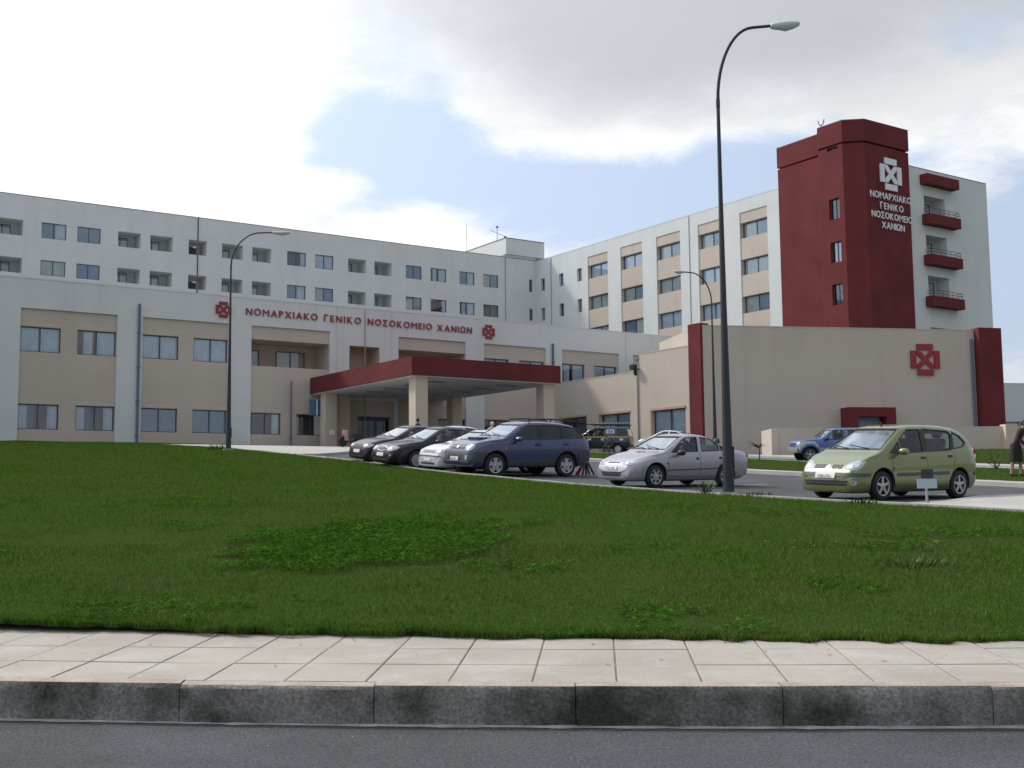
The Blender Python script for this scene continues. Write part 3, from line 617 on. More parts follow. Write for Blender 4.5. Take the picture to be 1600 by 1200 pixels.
for i, (a, b, z0, z1) in enumerate(EW):
    window(ward2, eF, a + 0.5, z0, 2.0, z1 - z0 - 0.25, 9, None, y=1.25, room=0.4)
    if i < 3:
        zt = (23.38, 19.89, 16.35)[i]; g = Geo(); g.box(7.38, 11.72, -0.75, -0.005, zt - 0.87, zt); bal = gobj('balcony', sc3(g), M['red'], ward2, eF)
        g = Geo()
        for zz in (zt + 0.25, zt + 0.5): g.tube([(7.6 * K, -0.05 * K, zz * K), (7.6 * K, -0.65 * K, zz * K), (11.6 * K, -0.65 * K, zz * K), (11.6 * K, -0.05 * K, zz * K)], 0.025, 6)
        for uu in (7.6, 8.9, 10.2, 11.6): g.tube([(uu * K, -0.65 * K, zt * K), (uu * K, -0.65 * K, (zt + 0.5) * K)], 0.02, 6)
        gobj('railing', g, M['steel'], bal)
g = Geo(); g.box(7.3, 11.7, -0.75, -0.005, 25.95, 26.8); gobj('balcony', sc3(g), M['red'], ward2, eF)

# ---- red stair tower
tower = thing('stair_tower', 'dark red stair tower with white lettering rising above the ward wing', 'tower', HP(CA, WB + 42, 0))
def TP(ra, s): return (s, -(-ra))      # frameB: x along b, y into the building (+a)
plan = [(37.12, 0.0), (41.75, -0.03), (42.85, -1.28), (45.35, -1.28), (46.55, 0.02), (46.55, 5.57), (37.12, 5.57)]
def off(poly, d):
    c = Vector((42, 2.0)); return [tuple(Vector(p) + (Vector(p) - c).normalized() * d) for p in poly]
g = Geo(); TWIN = [(22.3, 24.0), (18.7, 20.4), (15.2, 16.9)]
n = len(plan)
for k in range(n):
    p, q = plan[k], plan[(k + 1) % n]
    if k == 2:
        us = [p[0], 43.78, 44.86, q[0]]; zs = [7, 15.2, 16.9, 18.7, 20.4, 22.3, 24.0, 28.05, 28.3, 28.35]
        for i in range(3):
            for j in range(len(zs) - 1):
                if i == 1 and j in (1, 3, 5, 7): continue
                g.quad((us[i], p[1], zs[j]), (us[i + 1], p[1], zs[j]), (us[i + 1], p[1], zs[j + 1]), (us[i], p[1], zs[j + 1]))
        for z0, z1 in TWIN + [(28.05, 28.3)]:
            a, b, y0, y1 = 43.78, 44.86, p[1], p[1] + 0.3
            g.quad((a, y0, z1), (b, y0, z1), (b, y1, z1), (a, y1, z1)); g.quad((a, y0, z0), (a, y1, z0), (b, y1, z0), (b, y0, z0)); g.quad((a, y0, z0), (a, y0, z1), (a, y1, z1), (a, y1, z0)); g.quad((b, y0, z0), (b, y1, z0), (b, y1, z1), (b, y0, z1))
        g.quad((43.78, p[1] + 0.3, 28.05), (44.86, p[1] + 0.3, 28.05), (44.86, p[1] + 0.3, 28.3), (43.78, p[1] + 0.3, 28.3), 1)
    else: g.quad((*p, 7), (*q, 7), (*q, 28.35), (*p, 28.35))
gobj('shaft', sc3(g), [M['red'], M['room']], tower, bF)
g = Geo(); g.prism(off(plan, -0.22), 28.3, 28.5); gobj('groove', sc3(g), M['red'], tower, bF)
g = Geo(); g.prism(off(plan, 0.05), 28.5, 30.25); g.prism(off(plan, 0.07), 30.25, 30.33, 1); gobj('parapet_band', sc3(g), [M['red'], M['coping']], tower, bF)
for i, (z0, z1) in enumerate(TWIN): window(tower, bF, 43.78, z0, 1.08, z1 - z0, (7, 2, 7)[i], None, y=-1.28 + 0.26, mull=1, room=0.8)
g = Geo(); p = (39.6, 3.0, 30.3); g.tube([(p[0] * K, p[1] * K, 30 * K), (p[0] * K, p[1] * K, 32.2 * K)], 0.05, 6); g.tube([((p[0] - 0.35) * K, p[1] * K, 32.7 * K), ((p[0] - 0.2) * K, p[1] * K, 32.3 * K), (p[0] * K, p[1] * K, 32.2 * K), ((p[0] + 0.2) * K, p[1] * K, 32.3 * K), ((p[0] + 0.35) * K, p[1] * K, 32.7 * K)], 0.05, 6)
t = thing('lightning_rod', 'thin forked rod standing on the red tower roof', 'antenna', bF @ Matrix.Translation((39.6 * K, 3 * K, 30.3 * K))); gobj('mast', g, M['steel'], t, bF)

# ---- beige hall on the right with the flat wall
hall = thing('hospital_hall', 'low beige hall with big blank wall and two dark red end pillars', 'building', HP(40, 17, 2.3))
cF = frameB(34.6, 0)
CWN = [(0.93, 3.8, 5.2), (5.24, 8.3, 5.18), (10.39, 13.43, 5.12)]
g = Geo(); ops = [(a, b, 2.6, z, 0.28) for a, b, z in CWN]
wall_geo(g, 0, 9.3, 0.5, 7.72, ops[:2], top=0.3); wall_geo(g, 9.3, 13.95, 0.5, 8.81, ops[2:], top=0.3); g.quad((9.3, 0, 7.72), (9.3, 6, 7.72), (9.3, 6, 8.81), (9.3, 0, 8.81))
gobj('side_wall', sc3(g), M['beige'], hall, cF)
g = Geo(); g.quad((0, 0.2, 7.4), (9.3, 0.2, 7.4), (9.3, 22, 7.4), (0, 22, 7.4)); g.quad((9.3, 0.2, 8.5), (13.9, 0.2, 8.5), (13.9, 22, 8.5), (9.3, 22, 8.5)); gobj('roof', sc3(g), M['roofing'], hall, cF)
for (a, b, z), s_ in zip(CWN, (0, 6, 1)): window(hall, cF, a, 2.6, b - a, z - 2.6, s_, None, y=0.22, room=1.2)
for a, b, z in CWN:
    g = Geo(); g.box(a - 0.14, b + 0.02, -0.05, -0.003, z + 0.002, z + 0.14); g.box(a - 0.14, a - 0.002, -0.05, -0.003, 2.6, z); gobj('window_surround', sc3(g), M['surround'], hall, cF)
g = Geo(); g.tube([(9.12 * K, -0.05, 2 * K), (9.12 * K, -0.05, 7.3 * K)], 0.05, 8); gobj('drainpipe', g, M['greypipe'], hall, cF)
t = thing('floodlight', 'small black floodlight on the parapet step of the beige hall', 'floodlight', cF @ Matrix.Translation((9.0 * K, -0.1, 7.75 * K)))
g = Geo(); g.box(-0.25, 0.2, -0.35, 0.0, 0.05, 0.42); g.box(-0.04, 0.04, -0.12, 0.1, -0.35, 0.06); gobj('lamp_body', g, M['black'], t)
G2 = HP(35.1, 15.2); GD = math.atan2((HP(50.7, 22) - G2).y, (HP(50.7, 22) - G2).x); gF = pose(G2.x, G2.y, 0, GD)
g = Geo(); wall_geo(g, -0.6, 17.0, 0.5, 9.88, [], top=0.3, mtop=0); g.quad((17, 0, 0.5), (17, 14, 0.5), (17, 14, 9.88), (17, 0, 9.88)); g.quad((-0.6, 0.3, 9.4), (17, 0.3, 9.4), (17, 14, 9.4), (-0.6, 14, 9.4)); g.quad((-0.6, 0, 0.5), (-0.6, 0, 9.88), (-0.6, 8, 9.88), (-0.6, 8, 0.5))
gobj('front_wall', sc3(g), M['beige'], hall, gF)
def pillar(plan_, z1): 
    g = Geo(); g.prism(plan_, 0.5, z1); return g
g = pillar([(13.95, -0.15), (15.0, -0.15), (15.0, 0.52), (13.95, 0.52)], 10.0); gobj('red_pillar', sc3(g), M['red'], hall, cF)
g = pillar([(16.95, -0.55), (18.55, -0.42), (18.55, 1.2), (16.95, 1.2)], 9.95); gobj('red_pillar', sc3(g), M['red'], hall, gF)
g = Geo(); g.box(8.0, 8.62, -1.0, -0.005, 0.5, 5.0); g.box(10.42, 11.03, -1.0, -0.005, 0.5, 5.0); g.box(8.62, 10.42, -1.0, -0.005, 4.45, 5.0); por = gobj('door_portal', sc3(g), M['red'], hall, gF)
g = Geo(); g.box(8.62, 10.42, -0.12, -0.06, 0.5, 4.45); gobj('door_leaf', sc3(g), M['curtain3'], por)
g = Geo(); g.tube([(16.72 * K, -0.12, 3 * K), (16.72 * K, -0.12, 9.3 * K)], 0.09, 8); gobj('drainpipe', g, M['pipe'], hall, gF)
# ---- boundary wall in front of the hall
bw = thing('boundary_wall', 'low beige rendered wall in front of the big blank hall wall', 'wall', (15.1, 66.9, 2.1))
g = Geo(); g.box(15.15, 28.6, 66.85, 67.1, 0.5, 3.76); g.box(15.05, 15.45, 66.8, 69.5, 0.5, 3.74); gobj('wall', g, M['beige'], bw, Matrix.Identity(4))
g = Geo(); g.box(28.5, 29.2, 66.4, 67.2, 0.5, 3.86); g.box(29.2, 45, 66.9, 67.15, 0.5, 3.74); gobj('wall_pier', g, M['warm'], bw, Matrix.Identity(4))
# ---- far block at the right edge
fb = thing('far_annex', 'distant pale grey annex with a strip window at the right edge', 'building', (52, 115, 3))
fF = pose(44, 112, 0, R(10)); g = Geo(); wall_geo(g, 0, 40, 0, 10.6 / K, [(3.2, 9.0, 5.0, 5.9, 0.15)], top=0.3); g.quad((0, 0, 0), (0, 0, 9.2), (0, 15, 9.2), (0, 15, 0)); gobj('wall', sc3(g), M['white'], fb, fF)
g = Geo(); g.quad((0, 0.3, 8.8), (40, 0.3, 8.8), (40, 15, 8.8), (0, 15, 8.8)); gobj('roof', sc3(g), M['roofing'], fb, fF)
window(fb, fF, 3.2, 5.0, 5.8, 0.9, 3, None, y=0.12, mull=2)

# ---- entrance canopy
can = thing('entrance_canopy', 'entrance canopy with dark red fascia on beige pillars over the drop off', 'canopy', HP(21.2, 6, 2.6))
g = Geo(); a0, a1, b0, b1, z0, z1 = 16.5, 25.97, 0.02, 12.7, 6.18, 7.2
def CAq(a, b, z): return (a, -b, z)
g.box(a0, a1, -b1, -b0, z0 + 0.06, z1); gobj('fascia', sc3(g), M['red'], can, podF)
g = Geo(); g.box(a0 + 0.12, a1 - 0.12, -b1 + 0.12, -b0 - 0.1, z0, z0 + 0.055); gobj('soffit', sc3(g), M['soffit'], can, podF)
for i in range(2):
    for j in range(5):
        g = Geo(); aa = 18.3 + i * 4.6; bb = 1.6 + j * 2.3; g.box(aa, aa + 1.3, -bb - 0.18, -bb, z0 - 0.09, z0 - 0.002); gobj('soffit_light', sc3(g), M['greypipe'], can, podF)
for (a, b) in ((16.85, 11.75), (24.95, 11.75), (16.75, 1.0), (24.95, 1.9), (18.0, 0.25)):
    g = Geo(); s_ = 0.72; g.box(a, a + s_, -b - s_, -b, 1.0, z0 - 0.003); gobj('pillar', sc3(g), M['warm'], can, podF)
pl_ = thing('wall_plaque', 'small white plaque fixed on the rear left canopy pillar', 'plaque', podF @ Matrix.Translation((16.9 * K, -1.75 * K, 3.6 * K)))
g = Geo(); g.box(0.12, 0.5, -0.03, 0, 0.1, 0.42); gobj('plaque_board', g, M['signwhite'], pl_)
hb = thing('hanging_banner', 'blue vertical banner board fixed beside the rear left canopy pillar', 'banner', podF @ Matrix.Translation((16.2 * K, -0.6 * K, 4.9 * K)))
g = Geo(); g.box(0, 0.5, -0.03, 0.03, 0, 1.1); g.box(0.62, 0.92, -0.03, 0.03, 0.05, 1.1); g.box(0.5, 0.62, -0.02, 0.02, 0, 1.12, 1); gobj('banner_board', g, [mat('banner_blue', (0.08, 0.17, 0.28), 0.6), M['signwhite']], hb)

# ------------------------------------------------------------------ lettering and emblems
def letter_mesh(ch, h, depth, m, bold=0.012):
    c = bpy.data.curves.new('letter', 'FONT'); c.body = ch; c.size = 1.0; c.extrude = 0.5; c.offset = bold; c.resolution_u = 3
    o = bpy.data.objects.new('letter_tmp', c); COL.objects.link(o); bpy.context.view_layer.update()
    me = bpy.data.meshes.new_from_object(o.evaluated_get(bpy.context.evaluated_depsgraph_get())); bpy.data.objects.remove(o); bpy.data.curves.remove(c)
    n = len(me.vertices); co = np.zeros(n * 3); me.vertices.foreach_get('co', co); co = co.reshape(-1, 3)
    x0, y0, x1, y1 = co[:, 0].min(), co[:, 1].min(), co[:, 0].max(), co[:, 1].max()
    s_ = h / 0.73 / 1.0
    sx_ = s_ * (1.12 if ch == 'M' else 1.0); x1 = x0 + (x1 - x0) * (1.12 if ch == 'M' else 1.0)
    out = np.stack([(co[:, 0] - x0) * sx_, -(co[:, 2]) * depth, (co[:, 1] - (0.0 if ch not in 'OΣΩ' else y0 + 0.0)) * (s_ if ch not in 'OΣΩ' else h / (y1 - y0))], 1)
    me.vertices.foreach_set('co', out.ravel().copy()); me.materials.clear(); me.materials.append(m); me.update(); me.name = 'letter'
    return me, (x1 - x0) * s_
LC = {}
def write(parent, F, word, u0, u1, z, h, depth, m, y=0.0, squeeze=1.0, key='a'):
    ms = []
    for ch in word.translate(str.maketrans('ΝΟΜΑΡΧΙΚΕ', 'NOMAPXIKE')):
        if (ch, key) not in LC: LC[(ch, key)] = letter_mesh(ch, h, depth, m, 0.0 if ch == 'M' else 0.012)
        ms.append(LC[(ch, key)])
    tot = sum(w_ for _, w_ in ms) * squeeze; gap = ((u1 - u0) - tot) / max(1, len(ms) - 1); x = u0
    for me, w_ in ms:
        o = obj('letter', me, parent, F @ Matrix.Translation((x, y, z)) @ Matrix.Diagonal((squeeze, 1, 1, 1))); x += w_ * squeeze + gap
def emblem(parent, F, u, z, s_, depth, m, y=0.0):
    """four bars round an X, centred on (u,z), overall size s_"""
    L_, T, Gp = 0.53 * s_, 0.18 * s_, 0.028 * s_
    def bar(x0, x1, z0, z1):
        g = Geo(); g.box(x0, x1, -depth, 0, z0, z1); gobj('emblem_bar', g, m, parent, F @ Matrix.Translation((u, y, z)))
    h = L_ / 2; bar(-h, h, h + Gp, h + Gp + T); bar(-h, h, -h - Gp - T, -h - Gp); bar(-h - Gp - T, -h - Gp, -h, h); bar(h + Gp, h + Gp + T, -h, h)
    q = 0.15 * s_ * 0.62; k = 0.105 * s_; e_ = h - 0.004; g = Geo()
    def slab(P):
        n = len(P); i = len(g.v); g.v += [(x, -depth, zz) for x, zz in P] + [(x, 0, zz) for x, zz in P]; g.f.append(tuple(range(i, i + n))); g.m.append(0)
        for j in range(n): g.f.append((i + j, i + n + j, i + n + (j + 1) % n, i + (j + 1) % n)); g.m.append(0)
    slab([(-q, 0), (0, -q), (q, 0), (0, q)])
    for sx, sz in ((1, 1), (-1, 1), (-1, -1), (1, -1)):
        P = [(sx * q, 0), (sx * e_, sz * (e_ - k)), (sx * e_, sz * e_), (sx * (e_ - k), sz * e_), (0, sz * q)]; slab(P if sx * sz > 0 else P[::-1])
    gobj('emblem_cross', g, m, parent, F @ Matrix.Translation((u, y, z)))
sg = thing('wall_sign', 'long dark red lettering between two cross emblems on the front block parapet', 'sign', podF @ Matrix.Translation((20 * K, -0.05, 10.7 * K)))
for wd, a, b in (('ΝΟΜΑΡΧΙΑΚΟ', 12.40, 16.95), ('ΓΕΝΙΚΟ', 17.38, 19.88), ('ΝΟΣΟΚΟΜΕΙΟ', 20.36, 24.98), ('ΧΑΝΙΩΝ', 25.37, 28.03)): write(sg, podF, wd, a * K, b * K, 10.745 * K, 0.42 * K, 0.06, M['signred'], y=-0.05)
emblem(sg, podF, 11.03 * K, 10.93 * K, 0.98 * K, 0.07, M['signred'], y=-0.03); emblem(sg, podF, 29.35 * K, 10.94 * K, 1.0 * K, 0.07, M['signred'], y=-0.03)
rF = frameA(CA, WB + 46.55)
sg2 = thing('wall_sign', 'white four line lettering under a white cross emblem on the red tower', 'sign', rF @ Matrix.Translation((3 * K, -0.05, 24 * K)))
for wd, a, b, z in (('ΝΟΜΑΡΧΙΑΚΟ', 0.42, 5.6, 23.93), ('ΓΕΝΙΚΟ', 1.62, 4.55, 23.08), ('ΝΟΣΟΚΟΜΕΙΟ', 0.50, 5.66, 22.28), ('ΧΑΝΙΩΝ', 1.72, 4.6, 21.48)): write(sg2, rF, wd, a * K, b * K, z * K, 0.56 * K, 0.06, M['signwhite'], y=-0.06, squeeze=0.92, key='b')
emblem(sg2, rF, 3.08 * K, 26.1 * K, 2.85 * K, 0.12, M['signwhite'], y=-0.03)
sg3 = thing('wall_sign', 'large red cross emblem alone on the blank beige hall wall', 'sign', gF @ Matrix.Translation((13.6 * K, -0.05, 8 * K)))
emblem(sg3, gF, 13.6 * K, 7.99 * K, 2.02 * K, 0.10, M['signred'], y=-0.03)
# rooftop aerials
t = thing('roof_aerial', 'thin upright aerial mast with crossbar on the roof box', 'antenna', uF @ Matrix.Translation((58.9 * K, 2 * K, 29 * K)))
g = Geo(); g.tube([(0, 0, 0), (0, 0, 1.9)], 0.035, 6); g.tube([(-1.1, 0, 1.35), (1.25, 0, 0.75)], 0.03, 6); g.box(1.15, 1.35, -0.1, 0.1, 0.62, 0.82); g.box(-0.12, 0.12, -0.1, 0.1, 1.8, 2.0); gobj('mast', g, M['steel'], t)
t = thing('roof_aerial', 'plain thin whip aerial left of the crossbar mast', 'antenna', uF @ Matrix.Translation((56.0 * K, 4 * K, 27 * K)))
g = Geo(); g.tube([(0, 0, -0.5), (0, 0, 4.6)], 0.03, 6); gobj('mast', g, M['greypipe'], t)
# ------------------------------------------------------------------ vehicles (local x forward, y left, z up; origin on the ground)
I_ = lambda keys, x: float(np.interp(x, [k[0] for k in keys], [k[1] for k in keys]))
def half_section(S, x, ins=0.0):
    zb, zt, w_, wr = I_(S['bot'], x), I_(S['top'], x), I_(S['wid'], x), I_(S['roof'], x)
    zs = min(I_(S['belt'], x), zt - 0.03); h = zs - zb; q = zt - zs
    if ins:
        zt -= ins; w_ -= ins * 1.35; wr -= ins; zb = S.get('cab_floor', 0.42); zs = min(zs, zt - 0.03); h = zs - zb; q = zt - zs
        return [(0, zb), (w_ * 0.5, zb), (w_ * 0.94, zb), (w_ * 0.97, zb + 0.3 * h), (w_ * 0.98, zb + 0.6 * h), (w_ * 0.97, zs), ((w_ + wr) / 2, zs + 0.5 * q), (wr, zs + 0.85 * q), (wr * 0.85, zt), (wr * 0.4, zt + 0.01), (0, zt + 0.01)]
    wr = min(wr, w_ * 0.97); b = S.get('bulge', 1.0)
    return [(0, zb), (w_ * 0.5, zb), (w_ * 0.87, zb), (w_ * 0.955, zb + 0.05), (w_ * 0.985, zb + 0.30 * h), (w_ * 1.0, zb + 0.55 * h), (w_ * 0.995, zb + 0.80 * h), (w_ * 0.968, zb + 0.955 * h), (w_ * 0.935, zs + 0.03 * q),
            (w_ * 0.935 * 0.62 + wr * 0.38, zs + 0.36 * q), (w_ * 0.935 * 0.2 + wr * 0.8 + 0.006, zs + 0.72 * q), (wr - 0.01, zs + 0.88 * q), (wr - 0.075, zs + 0.965 * q), (wr * 0.55, zs + 0.995 * q), (0, zt)]
def loft(S, stations, ins=0.0, m=0):
    g = Geo(); rings = []
    for x in stations:
        hs = half_section(S, x, ins); ring = [(x, y, z) for y, z in hs] + [(x, -y, z) for y, z in hs[-2:0:-1]]; rings.append(ring)
    n = len(rings[0])
    for r_ in rings: g.v += r_
    for k in range(len(rings) - 1):
        for j in range(n):
            a, b = k * n + j, k * n + (j + 1) % n; g.f.append((a, b, b + n, a + n)); g.m.append(m)
    g.f.append(tuple(range(n))[::-1]); g.m.append(m); e = (len(rings) - 1) * n; g.f.append(tuple(e + j for j in range(n))); g.m.append(m)
    return g
def tmp(me): 
    o = bpy.data.objects.new('tmp', me); COL.objects.link(o); return o
def evaluated(o):
    bpy.context.view_layer.update(); dg = bpy.context.evaluated_depsgraph_get(); return bpy.data.meshes.new_from_object(o.evaluated_get(dg))
def fix_normals(me):
    bm = bmesh.new(); bm.from_mesh(me); bmesh.ops.recalc_face_normals(bm, faces=bm.faces); bm.to_mesh(me); bm.free()
def wheel_meshes(r, wd, spokes, kind):
    g = Geo(); h = wd / 2; rr = r * 0.67
    g.lathe([(rr, -h * 0.9), (r * 0.82, -h * 1.0), (r * 0.95, -h * 0.94), (r, -h * 0.72), (r, h * 0.72), (r * 0.95, h * 0.94), (r * 0.82, h), (rr, h * 0.9)], 28, axis='y', closed=True)
    ty = g.mesh('tyre', M['rubber'], angle=50)
    g = Geo(); g.lathe([(rr, h * 0.9), (rr * 0.96, h * 0.98), (rr * 0.90, h * 0.86), (rr * 0.86, h * 0.3), (0.001, h * 0.28)], 28, axis='y', m=1)
    g.lathe([(rr * 1.005, h * 0.86), (rr * 1.0, h * 1.0), (rr * 0.9, h * 0.95), (rr * 0.87, h * 0.6)], 28, axis='y', m=0)
    g.lathe([(rr * 0.24, h * 0.4), (rr * 0.24, h * 0.88), (rr * 0.16, h * 0.95), (0.001, h * 0.95)], 16, axis='y', m=0)
    for k in range(spokes):
        a = 2 * math.pi * k / spokes + 0.3; c, s_ = math.cos(a), math.sin(a); w0, w1 = rr * (0.17 if kind == 'star' else 0.24), rr * (0.11 if kind == 'star' else 0.3)
        i = len(g.v)
        for (ra, hw, hh) in ((rr * 0.15, w0, h * 0.92), (rr * 0.9, w1, h * 0.9)):
            for sgn in (-1, 1):
                for y in (hh * 0.55, hh): g.v.append((ra * c - sgn * hw * s_, y, ra * s_ + sgn * hw * c))
        for f in ((1, 3, 7, 5), (0, 1, 5, 4), (3, 2, 6, 7), (0, 4, 6, 2)): g.f.append(tuple(i + q for q in f)); g.m.append(0)
    ri = g.mesh('rim', [M['alloy'], M['black']], angle=40); fix_normals(ri)
    return ty, ri
def make_car(S, name, label, cat, x, y, ang, group=None, pitch=True):
    z0 = gz(x, y); fx, fy = math.cos(ang), math.sin(ang); wb = S['wb'] / 2
    zf = gz(x + fx * wb, y + fy * wb); zr = gz(x - fx * wb, y - fy * wb); tr_ = 0.72
    zl = gz(x - fy * tr_, y + fx * tr_); zrr = gz(x + fy * tr_, y - fx * tr_)
    ex = Vector((fx * 2 * wb, fy * 2 * wb, zf - zr)).normalized(); ey = Vector((-fy * 2 * tr_, fx * 2 * tr_, zl - zrr)); ez = ex.cross(ey).normalized(); ey = ez.cross(ex)
    mw = Matrix(((ex.x, ey.x, ez.x, x), (ex.y, ey.y, ez.y, y), (ex.z, ey.z, ez.z, (zf + zr) / 2 + 0.004), (0, 0, 0, 1)))
    root = thing(name, label, cat, mw, group)
    x0, x1 = S['top'][0][0], S['top'][-1][0]
    st = sorted({*[round(k[0], 3) for q in ('top', 'wid', 'roof') for k in S[q]], *[round(x0 + (x1 - x0) * k / 30, 3) for k in range(31)]})
    st2 = [st[0]]
    for v in st[1:]:
        if v - st2[-1] > 0.035 or v == st[-1]: st2.append(v)
    body = loft(S, st2).mesh('body', [S['paint'], M['cabin']]); fix_normals(body)
    o = tmp(body); md = o.modifiers.new('s', 'SUBSURF'); md.levels = 1; md.render_levels = 1
    whole = evaluated(o); o.modifiers.clear(); o.data = whole
    bvh = BVHTree.FromPolygons([v.co for v in whole.vertices], [tuple(p.vertices) for p in whole.polygons])
    cutters = []
    def add_cut(g): 
        me = g.mesh('cut', [S['paint'], M['cabin']]); fix_normals(me)
        c = tmp(me); cutters.append(c); md = o.modifiers.new('b', 'BOOLEAN'); md.operation = 'DIFFERENCE'; md.solver = 'MANIFOLD'; md.object = c
    r = S['wr']; wmax = max(k[1] for k in S['wid'])
    for ax in (S['ax'], S['ax'] - S['wb']):
        for sgn in (1, -1):
            g = Geo(); R_ = r + S.get('arch', 0.075); y0, y1 = sgn * (wmax - 0.30), sgn * (wmax + 0.3); n = 22; i = 0
            for yy in (y0, y1): g.v += [(ax + R_ * math.cos(2 * math.pi * k / n), yy, r + 0.01 + R_ * math.sin(2 * math.pi * k / n)) for k in range(n)]
            for k in range(n): g.f.append((k, (k + 1) % n, n + (k + 1) % n, n + k)); g.m.append(1)
            g.f.append(tuple(range(n))[::-1]); g.f.append(tuple(n + k for k in range(n))); g.m += [1, 1]; add_cut(g)
    cx0, cx1 = S['cab']
    add_cut(loft(S, [cx0 + (cx1 - cx0) * k / 14 for k in range(15)], 0.055, 1))
    def prism_xz(poly, ya, yb):
        g = Geo(); n = len(poly); g.v += [(p[0], ya, p[1]) for p in poly] + [(p[0], yb, p[1]) for p in poly]
        for k in range(n): g.f.append((k, (k + 1) % n, n + (k + 1) % n, n + k)); g.m.append(1)
        g.f.append(tuple(range(n))); g.f.append(tuple(n + k for k in range(n))); g.m += [1, 1]; return g
    def prism_yz(poly, xa, xb):
        g = Geo(); n = len(poly); g.v += [(xa, p[0], p[1]) for p in poly] + [(xb, p[0], p[1]) for p in poly]
        for k in range(n): g.f.append((k, (k + 1) % n, n + (k + 1) % n, n + k)); g.m.append(1)
        g.f.append(tuple(range(n))); g.f.append(tuple(n + k for k in range(n))); g.m += [1, 1]; return g
    for poly in S['side_windows']:
        add_cut(prism_xz(poly, 0.0 + 0.25, 2.0)); add_cut(prism_xz(poly, -2.0, -0.25))
    mir = lambda P: [(-a, b) for a, b in P[::-1]]
    ws = S['screen']; wsp = ws + [(-a, b) for a, b in ws[::-1]]; xm = (cx0 + cx1) / 2
    add_cut(prism_yz(wsp, xm, x1 + 1)); rs = S['rear']; rsp = rs + [(-a, b) for a, b in rs[::-1]]; add_cut(prism_yz(rsp, x0 - 1, xm))
    fin = evaluated(o)
    for c in cutters + [o]: bpy.data.objects.remove(c)
    fin.name = 'body'; fin.polygons.foreach_set('use_smooth', [True] * len(fin.polygons)); fin.set_sharp_from_angle(angle=R(38))
    obj('body', fin, root)
    # patches laid on the body surface
    def patch(poly, th, offs, m, step=0.07, skirt=0.012, thru=False):
        u = Vector((-math.sin(th), math.cos(th), 0)); d = Vector((math.cos(th), math.sin(th), 0)); ob = abs(math.sin(2 * th)) > 0.05; ref = Vector(((x1 - 0.14 if math.cos(th) > 0 else x0 + 0.14) if ob else 0, 0, 0)); ku = abs(math.cos(th)) if ob else 1.0
        bm = bmesh.new(); f0 = bm.faces.new([bm.verts.new((p[0], p[1], 0)) for p in poly])
        if f0.normal.z < 0: f0.normal_flip()
        for axn in (0, 1):
            lo, hi = min(p[axn] for p in poly), max(p[axn] for p in poly); k = math.floor(lo / step) + 1
            while k * step < hi:
                co = [0, 0, 0]; no = [0, 0, 0]; co[axn] = k * step + 1e-4; no[axn] = 1
                bmesh.ops.bisect_plane(bm, geom=bm.verts[:] + bm.edges[:] + bm.faces[:], plane_co=co, plane_no=no); k += 1
        bmesh.ops.remove_doubles(bm, verts=bm.verts[:], dist=0.002)
        last = None
        for v in bm.verts:
            p = ref + u * v.co.x * ku + Vector((0, 0, v.co.y)) + d * 6; hit, nn, _, _ = bvh.ray_cast(p, -d)
            v.co = (hit + (nn if nn.dot(d) > 0.15 else d) * offs) if hit else (p - d * 6); 
            bd = [e for e in bm.edges if e.is_boundary]
        if skirt and bd:
            r_ = bmesh.ops.extrude_edge_only(bm, edges=bd)
            for v in r_['geom']:
                if isinstance(v, bmesh.types.BMVert): v.co -= d * skirt
        bm.normal_update(); me = bpy.data.meshes.new('patch'); bm.to_mesh(me); bm.free(); me.materials.append(m)
        me.polygons.foreach_set('use_smooth', [True] * len(me.polygons)); me.set_sharp_from_angle(angle=R(40)); return me
    def put(nm, poly, th, offs, m, parent=root, **k): return obj(nm, patch(poly, th, offs, m, **k), parent)
    L90 = math.pi / 2
    def both(nm, poly, offs, m, **k):      # polygon given in (x,z): laid on both flanks
        put(nm, [(-a, b) for a, b in poly], L90, offs, m, **k); put(nm, [(a, b) for a, b in poly], -L90, offs, m, **k)
    gl_ = S.get('glass', M['carglass'])
    for k, poly in enumerate(S['side_windows']):
        both('side_window', poly, -0.012, S.get('glass_rear', gl_) if k >= S.get('tint_from', 99) else gl_, skirt=0)
    put('windscreen', wsp, 0, -0.010, S.get('screen_mat', M['screenglass']), skirt=0); put('rear_window', [(-a, b) for a, b in rsp], math.pi, -0.010, S.get('glass_rear', gl_), skirt=0)
    def ring(poly, t):     # outline of a polygon as thin quads
        n = len(poly); c = Vector((sum(p[0] for p in poly) / n, sum(p[1] for p in poly) / n)); out = []
        for k in range(n):
            a, b = Vector(poly[k]), Vector(poly[(k + 1) % n]); n2 = (b - a).normalized(); n2 = Vector((n2.y, -n2.x))
            if (a + b).lerp(c * 2, 0.0).dot(n2) / 2 < c.dot(n2): n2 = -n2
            out.append([tuple(a + n2 * t * 0.5), tuple(b + n2 * t * 0.5), tuple(b - n2 * t), tuple(a - n2 * t)])
        return out
    if S.get('black_frames', True):
        for poly in S['side_windows']:
            for q in ring(poly, 0.016): both('window_seal', q, 0.003, M['black'])
    for q in ring(wsp, 0.018): put('screen_seal', q, 0, 0.003, M['black'])
    for nm, poly, offs, m in S.get('side', []): both(nm, poly, offs, m)
    for nm, poly, th, offs, m in S.get('front', []):
        put(nm, poly, R(th), offs, m)
        if th != 0 or min(p[0] for p in poly) > 0: put(nm, [(-a, b) for a, b in poly], R(-th), offs, m)
    for nm, poly, th, offs, m in S.get('back', []):
        put(nm, poly, math.pi - R(th), offs, m)
        if th != 0 or min(p[0] for p in poly) > 0: put(nm, [(-a, b) for a, b in poly], math.pi + R(th), offs, m)
